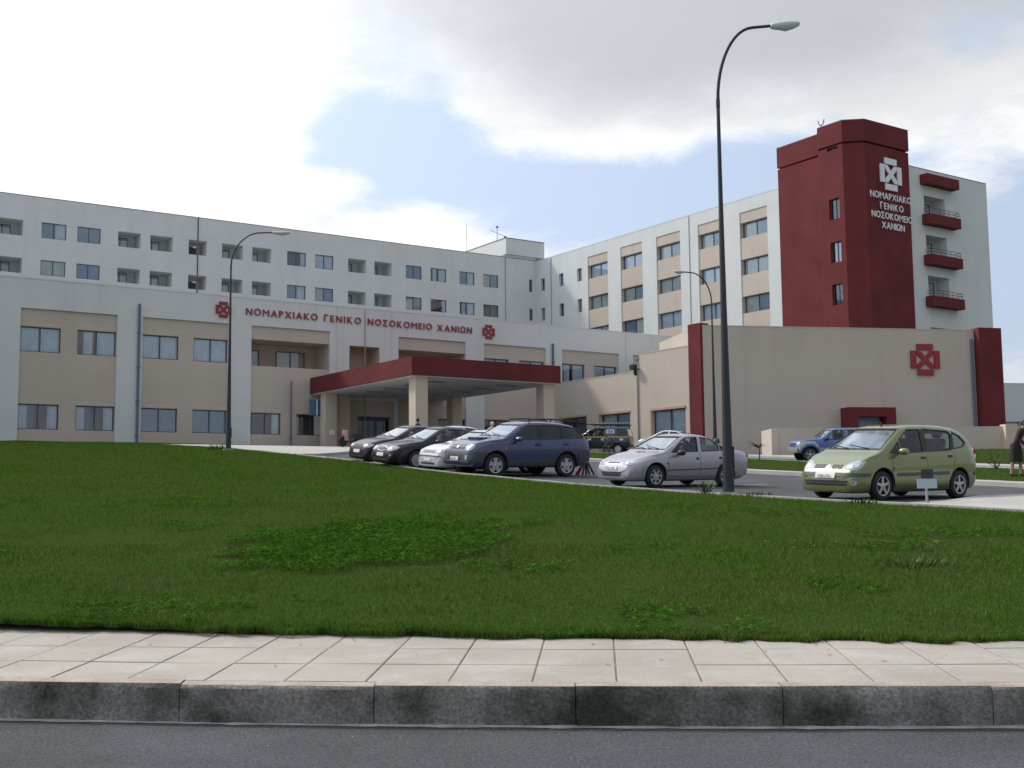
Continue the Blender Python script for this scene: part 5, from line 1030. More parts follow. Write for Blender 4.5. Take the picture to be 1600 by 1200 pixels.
# --- blue and silver small off-roader
bl = paint('bright_blue_paint', (0.06, 0.135, 0.40), 0.25); M['silver2'] = paint('silver_lower_paint', (0.42, 0.43, 0.42), 0.4)
S = dict(paint=bl, wb=2.48, ax=1.22, wr=0.345, arch=0.085, spokes=5, rim='star', ww=0.21,
    top=[(-1.95, 0.8), (-1.94, 1.1), (-1.90, 1.45), (-1.84, 1.60), (-1.7, 1.645), (-0.8, 1.67), (-0.1, 1.655), (0.06, 1.62), (0.16, 1.56), (0.62, 1.17), (0.70, 1.13), (1.2, 1.10), (1.66, 1.05), (1.80, 0.98), (1.86, 0.8), (1.88, 0.6)],
    belt=[(-1.95, 0.7), (-1.9, 1.05), (-0.5, 1.06), (0.6, 1.05), (1.2, 1.01), (1.7, 0.94), (1.88, 0.55)], bot=[(-1.95, 0.50), (-1.7, 0.38), (1.5, 0.36), (1.88, 0.45)],
    wid=wid(-1.95, 1.88, 0.80, 0.92, 0.86, 0.2, 0.3), roof=[(-1.95, 0.72), (-1.8, 0.66), (0.0, 0.66), (0.6, 0.72), (0.9, 0.74), (1.88, 0.66)], cab=(-1.85, 0.58), cab_floor=0.55, hip=0.85, seat1=-0.3, seat2=-1.1, mirror=(0.40, 1.14), mirror_mat=M['black'],
    screen=[(0.66, 1.20), (0.60, 1.56)], rear=[(0.60, 1.12), (0.56, 1.52)],
    side_windows=[[(0.40, 1.10), (-0.42, 1.10), (-0.42, 1.57), (0.06, 1.56)], [(-0.50, 1.10), (-1.22, 1.10), (-1.22, 1.57), (-0.50, 1.575)], [(-1.30, 1.10), (-1.80, 1.10), (-1.76, 1.55), (-1.30, 1.57)]],
    side=[('lower_body', [(0.78, 0.40), (-0.82, 0.40), (-0.82, 0.70), (0.78, 0.70)], 0.012, M['silver2']), ('wing_flare', [(1.80, 0.50), (1.82, 0.90), (1.62, 0.99), (1.0, 0.99), (0.80, 0.80), (0.78, 0.70), (0.88, 0.70), (1.05, 0.88), (1.42, 0.88), (1.64, 0.66), (1.68, 0.5)], 0.02, M['silver2']), ('door_handle', rect(-0.36, -0.22, 0.90, 0.94), 0.01, M['black'])],
    seams=[[(0.72, 0.4), (0.72, 1.06)], [(-0.46, 0.4), (-0.46, 1.1)]],
    front=[('headlamp', rect(0.45, 0.70, 0.78, 0.90), 0, 0.01, M['lens']), ('grille', rect(-0.42, 0.42, 0.78, 0.90), 0, 0.006, M['black']), ('bumper_panel', rect(-0.72, 0.72, 0.48, 0.70), 0, 0.06, M['silver2'])], back=[('tail_lamp', rect(0.55, 0.72, 0.6, 0.74), 0, 0.02, M['redlens'])])
car, put, both = make_car(S, 'parked_car', 'blue and silver small off-roader parked by the low boundary wall', 'car', 15.75, 57.3, R(184))
g = Geo(); g.lathe([(0.001, 0.1), (0.2, 0.1), (0.33, 0.06), (0.34, -0.06), (0.001, -0.1)], 24, axis='y'); q = gobj('spare_wheel', g, M['rubber'], car, angle=40); q.location = (-2.06, -0.1, 0.98); q.rotation_euler = (0, 0, math.pi / 2)

# --- dark van with yellow stripe and roof rack
vn = paint('dark_navy_paint', (0.018, 0.026, 0.050), 0.2); vb = mat('van_blue_panel', (0.045, 0.085, 0.18), 0.4, coat=0.6)
S = dict(paint=vn, wb=2.7, ax=1.35, wr=0.34, arch=0.075, spokes=7, rim='wide', ww=0.2,
    top=[(-2.1, 0.8), (-2.09, 1.1), (-2.02, 1.5), (-1.92, 1.78), (-1.8, 1.84), (-0.8, 1.88), (0.30, 1.86), (0.50, 1.82), (0.62, 1.74), (1.25, 1.25), (1.33, 1.20), (1.8, 1.10), (2.05, 0.98), (2.15, 0.8), (2.18, 0.6)],
    belt=[(-2.1, 0.7), (-2.0, 1.17), (-0.5, 1.18), (0.8, 1.16), (1.3, 1.10), (1.9, 0.95), (2.18, 0.55)], bot=[(-2.1, 0.50), (-1.8, 0.36), (1.7, 0.34), (2.18, 0.45)],
    wid=wid(-2.1, 2.18, 0.85, 0.90, 0.80, 0.25, 0.4), roof=[(-2.1, 0.78), (-1.9, 0.72), (0.4, 0.72), (1.25, 0.78), (1.5, 0.80), (2.18, 0.66)], cab=(-1.95, 1.2), cab_floor=0.6, hip=0.95, seat1=0.15, seat2=-0.85, mirror=(0.95, 1.26), mirror_mat=M['black'],
    screen=[(0.72, 1.28), (0.64, 1.73)], rear=[(0.66, 1.24), (0.60, 1.68)], glass=M['carglass'], glass_rear=M['privacy'], tint_from=2,
    side_windows=[[(1.0, 1.24), (0.22, 1.24), (0.20, 1.70), (0.60, 1.69)], [(0.12, 1.24), (-0.50, 1.24), (-0.50, 1.71), (0.12, 1.72)], [(-1.28, 1.24), (-1.90, 1.24), (-1.82, 1.68), (-1.28, 1.71)]],
    side=[('blue_panel', rect(-1.22, -0.55, 1.20, 1.76), 0.004, vb), ('yellow_stripe', [(2.0, 0.99), (1.4, 1.09), (-2.03, 1.12), (-2.03, 1.20), (1.4, 1.17), (2.0, 1.06)], 0.008, M['yellow']), ('roof_band', rect(-1.9, 0.3, 1.76, 1.815), 0.004, vb), ('door_handle', rect(0.25, 0.4, 0.98, 1.02), 0.01, M['black'])],
    seams=[[(1.1, 0.4), (1.05, 1.18)], [(0.17, 0.4), (0.17, 1.22)], [(-1.24, 0.5), (-1.24, 1.22)]],
    front=[('headlamp', rect(0.45, 0.72, 0.72, 0.88), 0, 0.01, M['lens'])], back=[('tail_lamp', rect(0.62, 0.76, 0.9, 1.15), 0, 0.01, M['redlens']), ('bumper_panel', rect(-0.75, 0.75, 0.5, 0.66), 0, 0.04, M['trim']), ('yellow_stripe', rect(-0.72, 0.72, 1.11, 1.20), 0, 0.008, M['yellow'])])
car, put, both = make_car(S, 'parked_van', 'dark van with yellow stripe and laden roof rack by the beige hall', 'van', 6.15, 79.6, R(161))
text_part('van_lettering', 'ET3', 0.27, M['signwhite'], car, Matrix.Translation((-0.72, 0.800, 1.40)) @ Matrix.Rotation(math.pi, 4, 'Z') @ Matrix.Rotation(math.pi / 2 - 0.24, 4, 'X') if False else Matrix.Translation((-0.80, 0.83, 1.40)) @ Matrix.Rotation(math.pi, 4, 'Z') @ Matrix.Rotation(math.pi / 2 - 0.15, 4, 'X'))
for xx, s_ in ((0.65, 'ET3'), (-0.3, 'ET3'), (-1.6, 'ET3')): text_part('van_lettering', s_, 0.11, M['signwhite'], car, Matrix.Translation((xx, 0.868, 0.93)) @ Matrix.Rotation(math.pi, 4, 'Z') @ Matrix.Rotation(math.pi / 2, 4, 'X'))
rk = Geo()
for sg_ in (1, -1):
    rk.tube([(0.9, 0.66 * sg_, 2.02), (-1.95, 0.66 * sg_, 2.02)], 0.03, 6)
    for xx in (0.3, -0.8, -1.8): rk.tube([(xx, 0.66 * sg_, 1.82), (xx, 0.66 * sg_, 2.02)], 0.025, 6)
for k in range(8): rk.tube([(0.85 - k * 0.39, -0.66, 2.02), (0.85 - k * 0.39, 0.66, 2.02)], 0.022, 6)
gobj('roof_rack', rk, M['black'], car)
lad = thing('ladder', 'pale ladder lying on the roof rack of the dark van', 'ladder', PW[car.name] @ Matrix.Translation((-0.5, 0.1, 2.06))); g = Geo()
for yy in (0.2, -0.2): g.tube([(0.9, yy, 0.03), (-1.5, yy, 0.06)], 0.03, 6)
for k in range(9): g.tube([(0.8 - k * 0.28, -0.2, 0.035), (0.8 - k * 0.28, 0.2, 0.035)], 0.018, 6)
gobj('ladder_frame', g, M['greypipe'], lad)
# ------------------------------------------------------------------ street lamps
def lamp(x, y, ang, label, Hh=9.95, ax_=1.3, st_=0.8, hl=1.0):
    z = gz(x, y) + 0.02; root = thing('street_lamp', label, 'street lamp', pose(x, y, z, ang), 'curved arm street lamps')
    g = Geo(); g.prism([(0.26 * math.cos(2 * math.pi * k / 8), 0.26 * math.sin(2 * math.pi * k / 8)) for k in range(8)], -0.25, 0.10); gobj('footing', g, M['concrete'], root)
    g = Geo(); g.tube([(0, 0, 0.05), (0, 0, 1.6), (0, 0, 4.0), (0, 0, 6.4), (0, 0, Hh - 1.62)], [0.122, 0.094, 0.068, 0.048, 0.037], 12); g.box(0.09, 0.135, -0.06, 0.06, 0.6, 1.05); gobj('pole', g, M['steel'], root, angle=50)
    g = Geo(); g.tube([(0, 0, Hh - 1.75), (0, 0, Hh - 1.55)], 0.043, 12); gobj('collar', g, M['steel'], root, angle=50)
    pts = [(ax_ * (1 - math.cos(t)), 0, Hh - 1.6 + 1.6 * math.sin(t)) for t in [k * math.pi / 2 / 12 for k in range(13)]] + [(ax_ + st_ + 0.08, 0, Hh + 0.02)]
    g = Geo(); g.tube(pts, [0.036] * 8 + [0.033] * 6, 10); gobj('arm', g, M['steel'], root, angle=50)
    bm = bmesh.new(); rings = []
    for xx, hw, zt, zb in ((2.08, 0.05, 0.05, -0.05), (2.14, 0.075, 0.07, -0.07), (2.40, 0.115, 0.08, -0.09), (2.60, 0.135, 0.09, -0.125), (2.85, 0.12, 0.085, -0.08), (3.02, 0.09, 0.07, -0.03), (3.08, 0.06, 0.05, -0.0)):
        xx = ax_ + st_ + (xx - 2.08) * hl; rings.append([bm.verts.new((xx, hw * math.cos(a), Hh + 0.01 + (zt if math.sin(a) > 0 else -zb) * math.sin(a))) for a in [2 * math.pi * k / 12 for k in range(12)]])
    for a, b in zip(rings[:-1], rings[1:]):
        for k in range(12): bm.faces.new((a[k], a[(k + 1) % 12], b[(k + 1) % 12], b[k]))
    bm.faces.new(rings[0]); bm.faces.new(rings[-1]); bmesh.ops.recalc_face_normals(bm, faces=bm.faces); me = bpy.data.meshes.new('lamp_head'); bm.to_mesh(me); bm.free(); me.materials.append(M['lamphead']); me.polygons.foreach_set('use_smooth', [True] * len(me.polygons)); obj('lamp_head', me, root)
    return root
lamp(4.50, 24.1, R(-6), 'tall street lamp rising in front of the silver saloon', 10.10, 0.78, 0.38, 0.62)
lamp(-12.75, 51.6, R(8), 'street lamp at the lawn crest before the long red lettering', 10.0, 1.35, 0.5, 0.8)
lamp(10.75, 61.0, R(194), 'far street lamp arching left beside the dark red pillar of the hall', 9.9, 1.2, 0.35, 0.55)

# ------------------------------------------------------------------ small street furniture
q = Vector((7.50, 20.95, gz(7.50, 20.95) + 0.085))
t = thing('notice_sign', 'white plate under a dark plate on a short post beside the green car', 'sign', pose(q.x, q.y, q.z, R(8)))
g = Geo(); g.tube([(0, 0, -0.02), (0, 0, 0.58)], 0.022, 10); g.tube([(0, 0, 0), (0, 0, 0.02)], 0.055, 10); gobj('post', g, M['greypipe'], t)
g = Geo(); g.box(-0.19, 0.19, -0.035, -0.024, 0.255, 0.425); gobj('white_plate', g, mat('sign_blue_white', (0.36, 0.43, 0.50), 0.6), t); g = Geo(); g.box(-0.11, 0.125, -0.035, -0.024, 0.435, 0.60); gobj('dark_plate', g, mat('dark_sign_plate', (0.030, 0.036, 0.036), 0.7), t)
M['sred'] = mat('barrier_red', (0.34, 0.035, 0.03), 0.6)
q = Vector((2.35, 37.0)); t = thing('barrier_stand', 'banded post with red and black splayed legs between the off-roader and silver saloon', 'barrier', pose(q.x, q.y, gz(q.x, q.y), R(10)))
g = Geo(); g.tube([(0, 0, 0.42), (0, 0, 0.82)], 0.035, 10)
gobj('post', g, M['black'], t); g = Geo(); g.tube([(0, 0, 0.56), (0, 0, 0.63)], 0.038, 10); gobj('white_band', g, M['signwhite'], t); g = Geo(); g.tube([(0, 0, 0.80), (0, 0, 0.845)], 0.055, 10); gobj('cap', g, M['signwhite'], t)
for k, (ex, ey, mm) in enumerate(((-0.36, -0.12, 'sred'), (-0.18, -0.26, 'black'), (0.04, -0.24, 'black'), (0.22, -0.16, 'black'), (0.30, 0.12, 'sred'), (-0.2, 0.3, 'sred'), (0.08, 0.34, 'black'))):
    g = Geo(); g.tube([(ex * 0.06, ey * 0.06, 0.5), (ex, ey, 0.03)], [0.03, 0.035], 8); gobj('leg', g, M[mm], t)
# moped by the entrance
q = Vector((-8.6, 61.0)); t = thing('moped', 'small moped with pinkish front shield parked by the entrance pillars', 'moped', pose(q.x, q.y, gz(q.x, q.y) + 0.10, R(235)))
for xx in (0.6, -0.6):
    g = Geo(); g.lathe([(0.20, -0.05), (0.27, -0.05), (0.29, 0.0), (0.27, 0.05), (0.20, 0.05)], 20, axis='y', closed=True); g.lathe([(0.21, 0.02), (0.03, 0.05), (0.03, -0.05), (0.21, -0.02)], 12, axis='y'); q = gobj('wheel', g, M['rubber'], t); q.location = (xx, 0, 0.29)
g = Geo(); g.tube([(0.6, 0.0, 0.3), (0.42, 0, 1.02)], 0.03, 8); g.tube([(0.42, -0.32, 1.03), (0.46, 0, 1.0), (0.42, 0.32, 1.03)], 0.02, 8); g.tube([(0.45, 0, 0.55), (0.2, 0, 0.30), (-0.3, 0, 0.32), (-0.6, 0, 0.34)], 0.05, 8); gobj('frame', g, M['black'], t)
g = Geo(); g.prism([(0.42, -0.2), (0.50, -0.12), (0.53, 0), (0.50, 0.12), (0.42, 0.2)], 0.35, 0.92); gobj('front_shield', g, mat('pink_shield', (0.40, 0.22, 0.22), 0.4), t)
g = Geo(); g.prism([(-0.75, -0.12), (-0.05, -0.14), (-0.05, 0.14), (-0.75, 0.12)], 0.45, 0.74); gobj('seat', g, M['black'], t)
for sg_ in (1, -1):
    g = Geo(); g.tube([(0.42, 0.24 * sg_, 1.04), (0.40, 0.30 * sg_, 1.22)], 0.01, 6); g.lathe([(0.0, 0.01), (0.06, 0.0), (0.0, -0.01)], 10, axis='y'); gobj('mirror', g, M['trim'], t)

# ------------------------------------------------------------------ people
def person(x, y, zadd, ang, hgt, label, top, bot, skin, hair, bend=0.0, skirt=None, legs=None, stride=0.08):
    root = thing('person', label, 'person', pose(x, y, gz(x, y) + zadd, ang)); k = hgt / 1.72
    def B(p, z0=0.95):       # bend the trunk forward about the hips (forward = +x)
        if p[2] <= z0: return p
        h = p[2] - z0; a = bend; return (p[0] + h * math.sin(a), p[1], z0 + h * math.cos(a) - p[0] * math.sin(a) * 0.3)
    V, E, Rr = [], [], []
    def add(p, r, par=None):
        V.append(tuple(c * k for c in p)); Rr.append(r * k if not hasattr(r, '__len__') else (r[0] * k, r[1] * k)); 
        if par is not None: E.append((par, len(V) - 1))
        return len(V) - 1
    pel = add((0, 0, 0.95), (0.155, 0.11)); w1 = add(B((0, 0, 1.10)), (0.135, 0.095), pel); ch = add(B((0.01, 0, 1.28)), (0.165, 0.11), w1); s0 = add(B((0, 0, 1.42)), (0.13, 0.085), ch); nk = add(B((0.01, 0, 1.50)), 0.052, s0); h1 = add(B((0.03, 0, 1.58)), (0.07, 0.085), nk); h2 = add(B((0.025, 0, 1.67)), (0.066, 0.08), h1)
    for sg in (1, -1):
        sh = add(B((0, 0.175 * sg, 1.40)), 0.055, s0); el = add(B((-0.02 + bend * 0.1, 0.215 * sg, 1.13)), 0.042, sh); wr_ = add(B((0.10 + bend * 0.3, 0.20 * sg, 0.965), 0.8), 0.027, el); pm = add(B((0.14 + bend * 0.3, 0.195 * sg, 0.90), 0.8), 0.03, wr_)
        for j in range(4):
            f1 = add(B((0.155 + bend * 0.3 + 0.004 * j, (0.165 + 0.02 * j) * sg, 0.855), 0.8), 0.010, pm); add(B((0.16 + bend * 0.3 + 0.004 * j, (0.165 + 0.02 * j) * sg, 0.825 - 0.006 * (j in (1, 2))), 0.8), 0.008, f1)
        th_ = add(B((0.17 + bend * 0.3, 0.165 * sg, 0.90), 0.8), 0.010, pm); add(B((0.19 + bend * 0.3, 0.15 * sg, 0.875), 0.8), 0.008, th_)
        hp = add((0, 0.09 * sg, 0.90), 0.095, pel); kn = add((0.03 + stride * sg, 0.095 * sg, 0.50), 0.062, hp); cf = add((0.0 + stride * sg * 1.2, 0.097 * sg, 0.36), 0.058, kn); an = add((stride * sg * 1.4 - 0.02, 0.10 * sg, 0.09), 0.040, cf); hl = add((stride * sg * 1.4 - 0.03, 0.10 * sg, 0.045), 0.042, an); add((stride * sg * 1.4 + 0.15, 0.115 * sg, 0.035), 0.034, hl)
    me = bpy.data.meshes.new('body'); me.from_pydata(V, E, []); o = tmp(me); o.modifiers.new('skin', 'SKIN'); sv_ = me.skin_vertices[0].data
    for q, r_ in zip(sv_, Rr): q.radius = r_ if hasattr(r_, '__len__') else (r_, r_)
    sv_[0].use_root = True; md = o.modifiers.new('s', 'SUBSURF'); md.levels = 2; md.render_levels = 2
    bd = evaluated(o); bpy.data.objects.remove(o); bd.name = 'body'; bd.materials.clear()
    ms = [top, legs or bot, skin, M['black']]
    for m_ in ms: bd.materials.append(m_)
    zneck = B((0, 0, 1.475))[2] * k
    for p in bd.polygons:
        c = p.center; p.use_smooth = True; d_ = c.z
        hx = B((0.02, 0, 1.5)); nearhead = (Vector((c.x, c.y, c.z)) - Vector(B((0.02, 0, 1.60))) * k).length < 0.135 * k
        hand = (abs(c.y) > 0.13 * k and (Vector((c.x, 0, c.z)) - Vector((B((0.15 + bend * 0.3, 0, 0.875), 0.8)[0] * k, 0, B((0.15 + bend * 0.3, 0, 0.875), 0.8)[2] * k))).length < 0.09 * k)
        p.material_index = 2 if nearhead or hand else 3 if d_ < 0.075 * k else 1 if d_ < 0.93 * k and abs(c.y) < 0.185 * k else 0
    obj('body', bd, root)
    hd = Vector(B((0.025, 0, 1.625))) * k
    bm = bmesh.new(); bmesh.ops.create_uvsphere(bm, u_segments=16, v_segments=10, radius=1.0)
    for v in bm.verts: v.co = Vector((v.co.x * 0.098 - 0.018, v.co.y * 0.088, v.co.z * 0.105 + 0.025)) * k + hd
    bmesh.ops.delete(bm, geom=[v for v in bm.verts if (v.co - hd).x > 0.055 * k and (v.co - hd).z < 0.07 * k or (v.co - hd).z < -0.06 * k], context='VERTS')
    hm = bpy.data.meshes.new('hair'); bm.to_mesh(hm); bm.free(); hm.materials.append(hair); hm.polygons.foreach_set('use_smooth', [True] * len(hm.polygons)); obj('hair', hm, root)
    g = Geo(); f_ = hd + Vector((0.085, 0, -0.01)) * k
    for sg in (1, -1): g.lathe([(0.0, 0.012 * k), (0.012 * k, 0.0), (0.0, -0.012 * k)], 8); n0 = len(g.v) - 24; g.v[n0:] = [tuple(Vector(v) + f_ + Vector((0.0, 0.032 * sg * k, 0.022 * k))) for v in g.v[n0:]]
    g.box(f_.x - 0.004 * k, f_.x + 0.004 * k, -0.022 * k, 0.022 * k, f_.z - 0.052 * k, f_.z - 0.042 * k); gobj('eyes_and_mouth', g, M['black'], root)
    g = Geo(); g.prism([(f_.x - 0.01 * k, -0.014 * k), (f_.x + 0.022 * k, -0.004 * k), (f_.x + 0.022 * k, 0.004 * k), (f_.x - 0.01 * k, 0.014 * k)], f_.z - 0.03 * k, f_.z + 0.012 * k); gobj('nose', g, skin, root)
    for sg in (1, -1): g = Geo(); g.box(-0.02 * k + hd.x - 0.01, 0.015 * k + hd.x - 0.01, sg * 0.083 * k - 0.008 * k, sg * 0.083 * k + 0.008 * k, hd.z - 0.03 * k, hd.z + 0.03 * k); gobj('ear', g, skin, root)
    if skirt:
        g = Geo(); n = 24; i0 = 0
        for zz, rx_, ry_ in ((1.0, 0.115, 0.15), (0.93, 0.15, 0.19), (0.75, 0.17, 0.205), (0.5, 0.19, 0.215), (0.44, 0.195, 0.22)):
            g.v += [((rx_ + 0.008 * math.sin(a * 6)) * math.cos(a) * k, (ry_ + 0.008 * math.sin(a * 6)) * math.sin(a) * k, zz * k) for a in [2 * math.pi * j / n for j in range(n)]]
        for r_ in range(4):
            for j in range(n): g.f.append((r_ * n + j, r_ * n + (j + 1) % n, (r_ + 1) * n + (j + 1) % n, (r_ + 1) * n + j)); g.m.append(0)
        gobj('skirt', g, skirt, root, smooth=True)
    return root
sk = mat('skin', (0.42, 0.25, 0.18), 0.6); 
person(15.12, 34.6, 0.12, R(-35), 1.72, 'person in dark brown top and black skirt bending at the right edge', mat('brown_top', (0.045, 0.022, 0.018), 0.9), M['black'], sk, mat('dark_hair', (0.02, 0.014, 0.01), 0.7), bend=0.42, skirt=mat('black_skirt', (0.014, 0.012, 0.014), 0.9), legs=sk)
person(-4.45, 54.0, 0.02, R(150), 1.62, 'person with dark hair and clothes standing before the front canopy pillar', mat('dark_jacket', (0.03, 0.03, 0.035), 0.9), mat('dark_trousers', (0.025, 0.025, 0.03), 0.9), sk, mat('black_hair', (0.014, 0.012, 0.012), 0.7))
person(-0.93, 47.6, 0.02, R(60), 1.60, 'person with white hair and light grey shirt stooping behind the blue off-roader', mat('grey_shirt', (0.30, 0.32, 0.34), 0.9), mat('grey_trousers', (0.09, 0.09, 0.1), 0.9), sk, mat('white_hair', (0.5, 0.48, 0.46), 0.7), bend=0.3)

# ------------------------------------------------------------------ plants
M['leaf'] = mat('plant_leaf', (0.05, 0.085, 0.022), 0.7, island=0.35); M['leafdry'] = mat('dry_leaf', (0.10, 0.085, 0.04), 0.8, island=0.4); M['stem'] = mat('plant_stem', (0.11, 0.075, 0.045), 0.85); M['redleaf'] = mat('reddish_leaf', (0.10, 0.03, 0.025), 0.8, island=0.4)
def blade_leaf(g, base, d, ln, w_, droop, m=0, seg=5):
    d = Vector(d).normalized(); side = d.cross(Vector((0, 0, 1)))
    if side.length < 0.05: side = Vector((1, 0, 0))
    side.normalize(); p = Vector(base); prev = None; dd = d.copy()
    for k in range(seg + 1):
        t = k / seg; ww_ = w_ * (1 - t) ** 0.7 * (0.6 + 0.8 * min(1, t * 3)); a, b = p - side * ww_, p + side * ww_
        if prev: g.quad(prev[0], prev[1], tuple(b), tuple(a), m)
        prev = (tuple(a), tuple(b)); dd = (dd + Vector((0, 0, -droop / seg))).normalized(); p = p + dd * ln / seg
def plant(name, label, cat, x, y, z, parts, group=None):
    t = thing(name, label, cat, Matrix.Translation((x, y, z)), group)
    for nm, g, m in parts:
        q = gobj(nm, g, m, t)
        if 'tuft' in nm or nm == 'foliage': q['kind'] = 'stuff'
    return t
def tuft(n, hh, sp, w_=0.012, m='leaf', droop=0.8):
    g = Geo()
    for k in range(n):
        a = random.uniform(0, 6.28); r_ = sp * math.sqrt(random.random()); blade_leaf(g, (r_ * math.cos(a), r_ * math.sin(a), -0.02), (math.cos(a) * random.uniform(0.1, 0.7), math.sin(a) * random.uniform(0.1, 0.7), 1), hh * random.uniform(0.5, 1.1), w_, droop * random.uniform(0.4, 1.2), seg=4)
    return ('leaf_tuft', g, M[m])
x, y = 11.45, 53.5; z = gz(x, y) + 0.12; g = Geo(); g.tube([(0, 0, -0.05), (0.02, 0, 0.35), (0.0, 0, 0.6)], [0.035, 0.028, 0.02], 7); g2 = Geo()
for k in range(11): a = k * 2.4; blade_leaf(g2, (0, 0, 0.55), (math.cos(a) * 0.8, math.sin(a) * 0.5, 0.7), 0.62, 0.035, 1.2)
for k in range(4): blade_leaf(g2, (0, 0, 0.55), (-1.0, -0.2, 0.75 + 0.2 * k), 0.8, 0.05, 0.9)
plant('young_palm', 'young palm sapling with a few fronds on the grass island', 'palm', x, y, z, [('trunk', g, M['stem']), ('frond', g2, M['leaf'])])
x, y = 4.75, 57.0; z = gz(x, y) + 0.12; g = Geo(); g.tube([(0, 0, -0.05), (0.05, 0, 0.4)], [0.03, 0.02], 6); g.tube([(0, 0, 0.05), (-0.15, 0.1, 0.42)], 0.015, 6); g2 = Geo()
for k in range(90): 
    a = random.uniform(0, 6.28); r_ = random.random() ** 0.5 * 0.4; zz = 0.35 + random.random() * 0.5
    blade_leaf(g2, (r_ * math.cos(a), r_ * math.sin(a), zz), (math.cos(a), math.sin(a), random.uniform(-0.2, 0.9)), 0.18, 0.03, 0.8, seg=3)
plant('shrub', 'small green shrub on the island in front of the dark van', 'shrub', x, y, z, [('trunk', g, M['stem']), ('foliage', g2, M['leaf'])])
x, y = 17.2, 41.0; z = gz(x, y) + 0.12; g = Geo(); g2 = Geo()
for k in range(9):
    a = k * 0.7; e = (0.35 * math.cos(a), 0.25 * math.sin(a), random.uniform(0.25, 0.55)); g.tube([(0, 0, -0.02), (e[0] * 0.4, e[1] * 0.4, e[2] * 0.6), e], 0.012, 5)
    for j in range(4): blade_leaf(g2, tuple(c * random.uniform(0.5, 1.0) for c in e), (random.uniform(-1, 1), random.uniform(-1, 1), 0.5), 0.12, 0.02, 0.5, seg=3)
plant('shrub', 'sparse reddish young shrub on the island at the far right', 'shrub', x, y, z, [('twigs', g, M['stem']), ('foliage', g2, M['redleaf'])])
for i, (x, y, hh, sp, n, lab) in enumerate([(4.08, 24.6, 0.38, 0.14, 40, 'leafy tall weed standing left of the near lamp post'), (-13.3, 51.9, 0.34, 0.5, 150, 'bushy weed clump at the foot of the crest lamp'), (4.95, 23.55, 0.16, 0.35, 90, 'dark low weeds right of the near lamp post foot'), (6.3, 21.0, 0.14, 0.4, 80, 'low weeds growing over the kerb under the green car front')]):
    plant('weed_clump', lab, 'weed', x, y, gz(x, y) + 0.06, [tuft(n, hh, sp, 0.012 if i != 0 else 0.014)], 'weeds along the lawn edge')
g0 = tuft(90, 0.10, 0.5, 0.005, 'leafdry', 1.3); g1 = tuft(120, 0.15, 0.42, 0.006, 'leaf', 1.2)
plant('weed_clump', 'brownish weed mound with long blades in the lawn at right', 'weed', 4.15, 12.15, gz(4.15, 12.15) + 0.005, [('dry_tuft', g0[1], g0[2]), g1], 'weeds along the lawn edge')
M['petal_y'] = mat('yellow_petal', (0.62, 0.55, 0.03), 0.6); M['petal_w'] = mat('pale_petal', (0.55, 0.56, 0.36), 0.6)
def flower(x, y, hh, m, label):
    g = Geo(); g.tube([(0, 0, -0.02), (0.01, 0, hh * 0.6), (0.0, 0.01, hh)], 0.0025, 5); g2 = Geo()
    for k in range(5): a = k * 2 * math.pi / 5; blade_leaf(g2, (0, 0, hh), (math.cos(a), math.sin(a), 0.7), 0.022, 0.009, 0.6, seg=3)
    plant('wildflower', label, 'flower', x, y, gz(x, y) + loff(y), [('stem', g, M['leaf']), ('petals', g2, m)], 'wild flowers in the lawn')
for k in range(7): flower(4.42 + random.uniform(-0.07, 0.07), 12.25 + random.uniform(-0.08, 0.08), random.uniform(0.17, 0.24), M['petal_y'], 'bright yellow flower in the cluster on the brown weed mound')
for x_, y_ in [(2.76, 12.7), (3.0, 12.45), (3.12, 12.85), (3.2, 12.5), (3.5, 12.6), (3.3, 12.75), (1.35, 14.4), (5.45, 13.6)]: flower(x_, y_, random.uniform(0.12, 0.19), M['petal_w'], 'pale cream flower scattered in the lawn left of the weed mound' if x_ < 4 and x_ > 2 else 'single pale flower standing alone near the middle of the lawn' if x_ < 2 else 'single pale flower beyond the brown weed mound')

# ------------------------------------------------------------------ grass and clover, blade by blade
def inside(P, X, Y):
    c = np.zeros(len(X), bool); n = len(P)
    for i in range(n):
        (x1_, y1_), (x2_, y2_) = P[i], P[(i + 1) % n]
        if y1_ == y2_: continue
        c ^= ((y1_ > Y) != (y2_ > Y)) & (X < (x2_ - x1_) * (Y - y1_) / (y2_ - y1_) + x1_)
    return c
def vnoise(X, Y, s, seed):
    r = np.random.default_rng(seed); T = r.random((64, 64)); u, v = X / s, Y / s; i, j = np.floor(u).astype(int), np.floor(v).astype(int); fu, fv = u - i, v - j; fu = fu * fu * (3 - 2 * fu); fv = fv * fv * (3 - 2 * fv)
    g_ = lambda a, b: T[a % 64, b % 64]
    return (g_(i, j) * (1 - fu) + g_(i + 1, j) * fu) * (1 - fv) + (g_(i, j + 1) * (1 - fu) + g_(i + 1, j + 1) * fu) * fv
def scatter(P, n, y0, y1, off, pow_=1.0, margin=1.12):
    Y = y0 + (y1 - y0) * RNG.random(n) ** pow_; X = (RNG.random(n) * 2 - 1) * (Y * 0.47 * margin + 0.6); k = inside(P, X, Y); X, Y = X[k], Y[k]; return X, Y, gzv(X, Y) + off
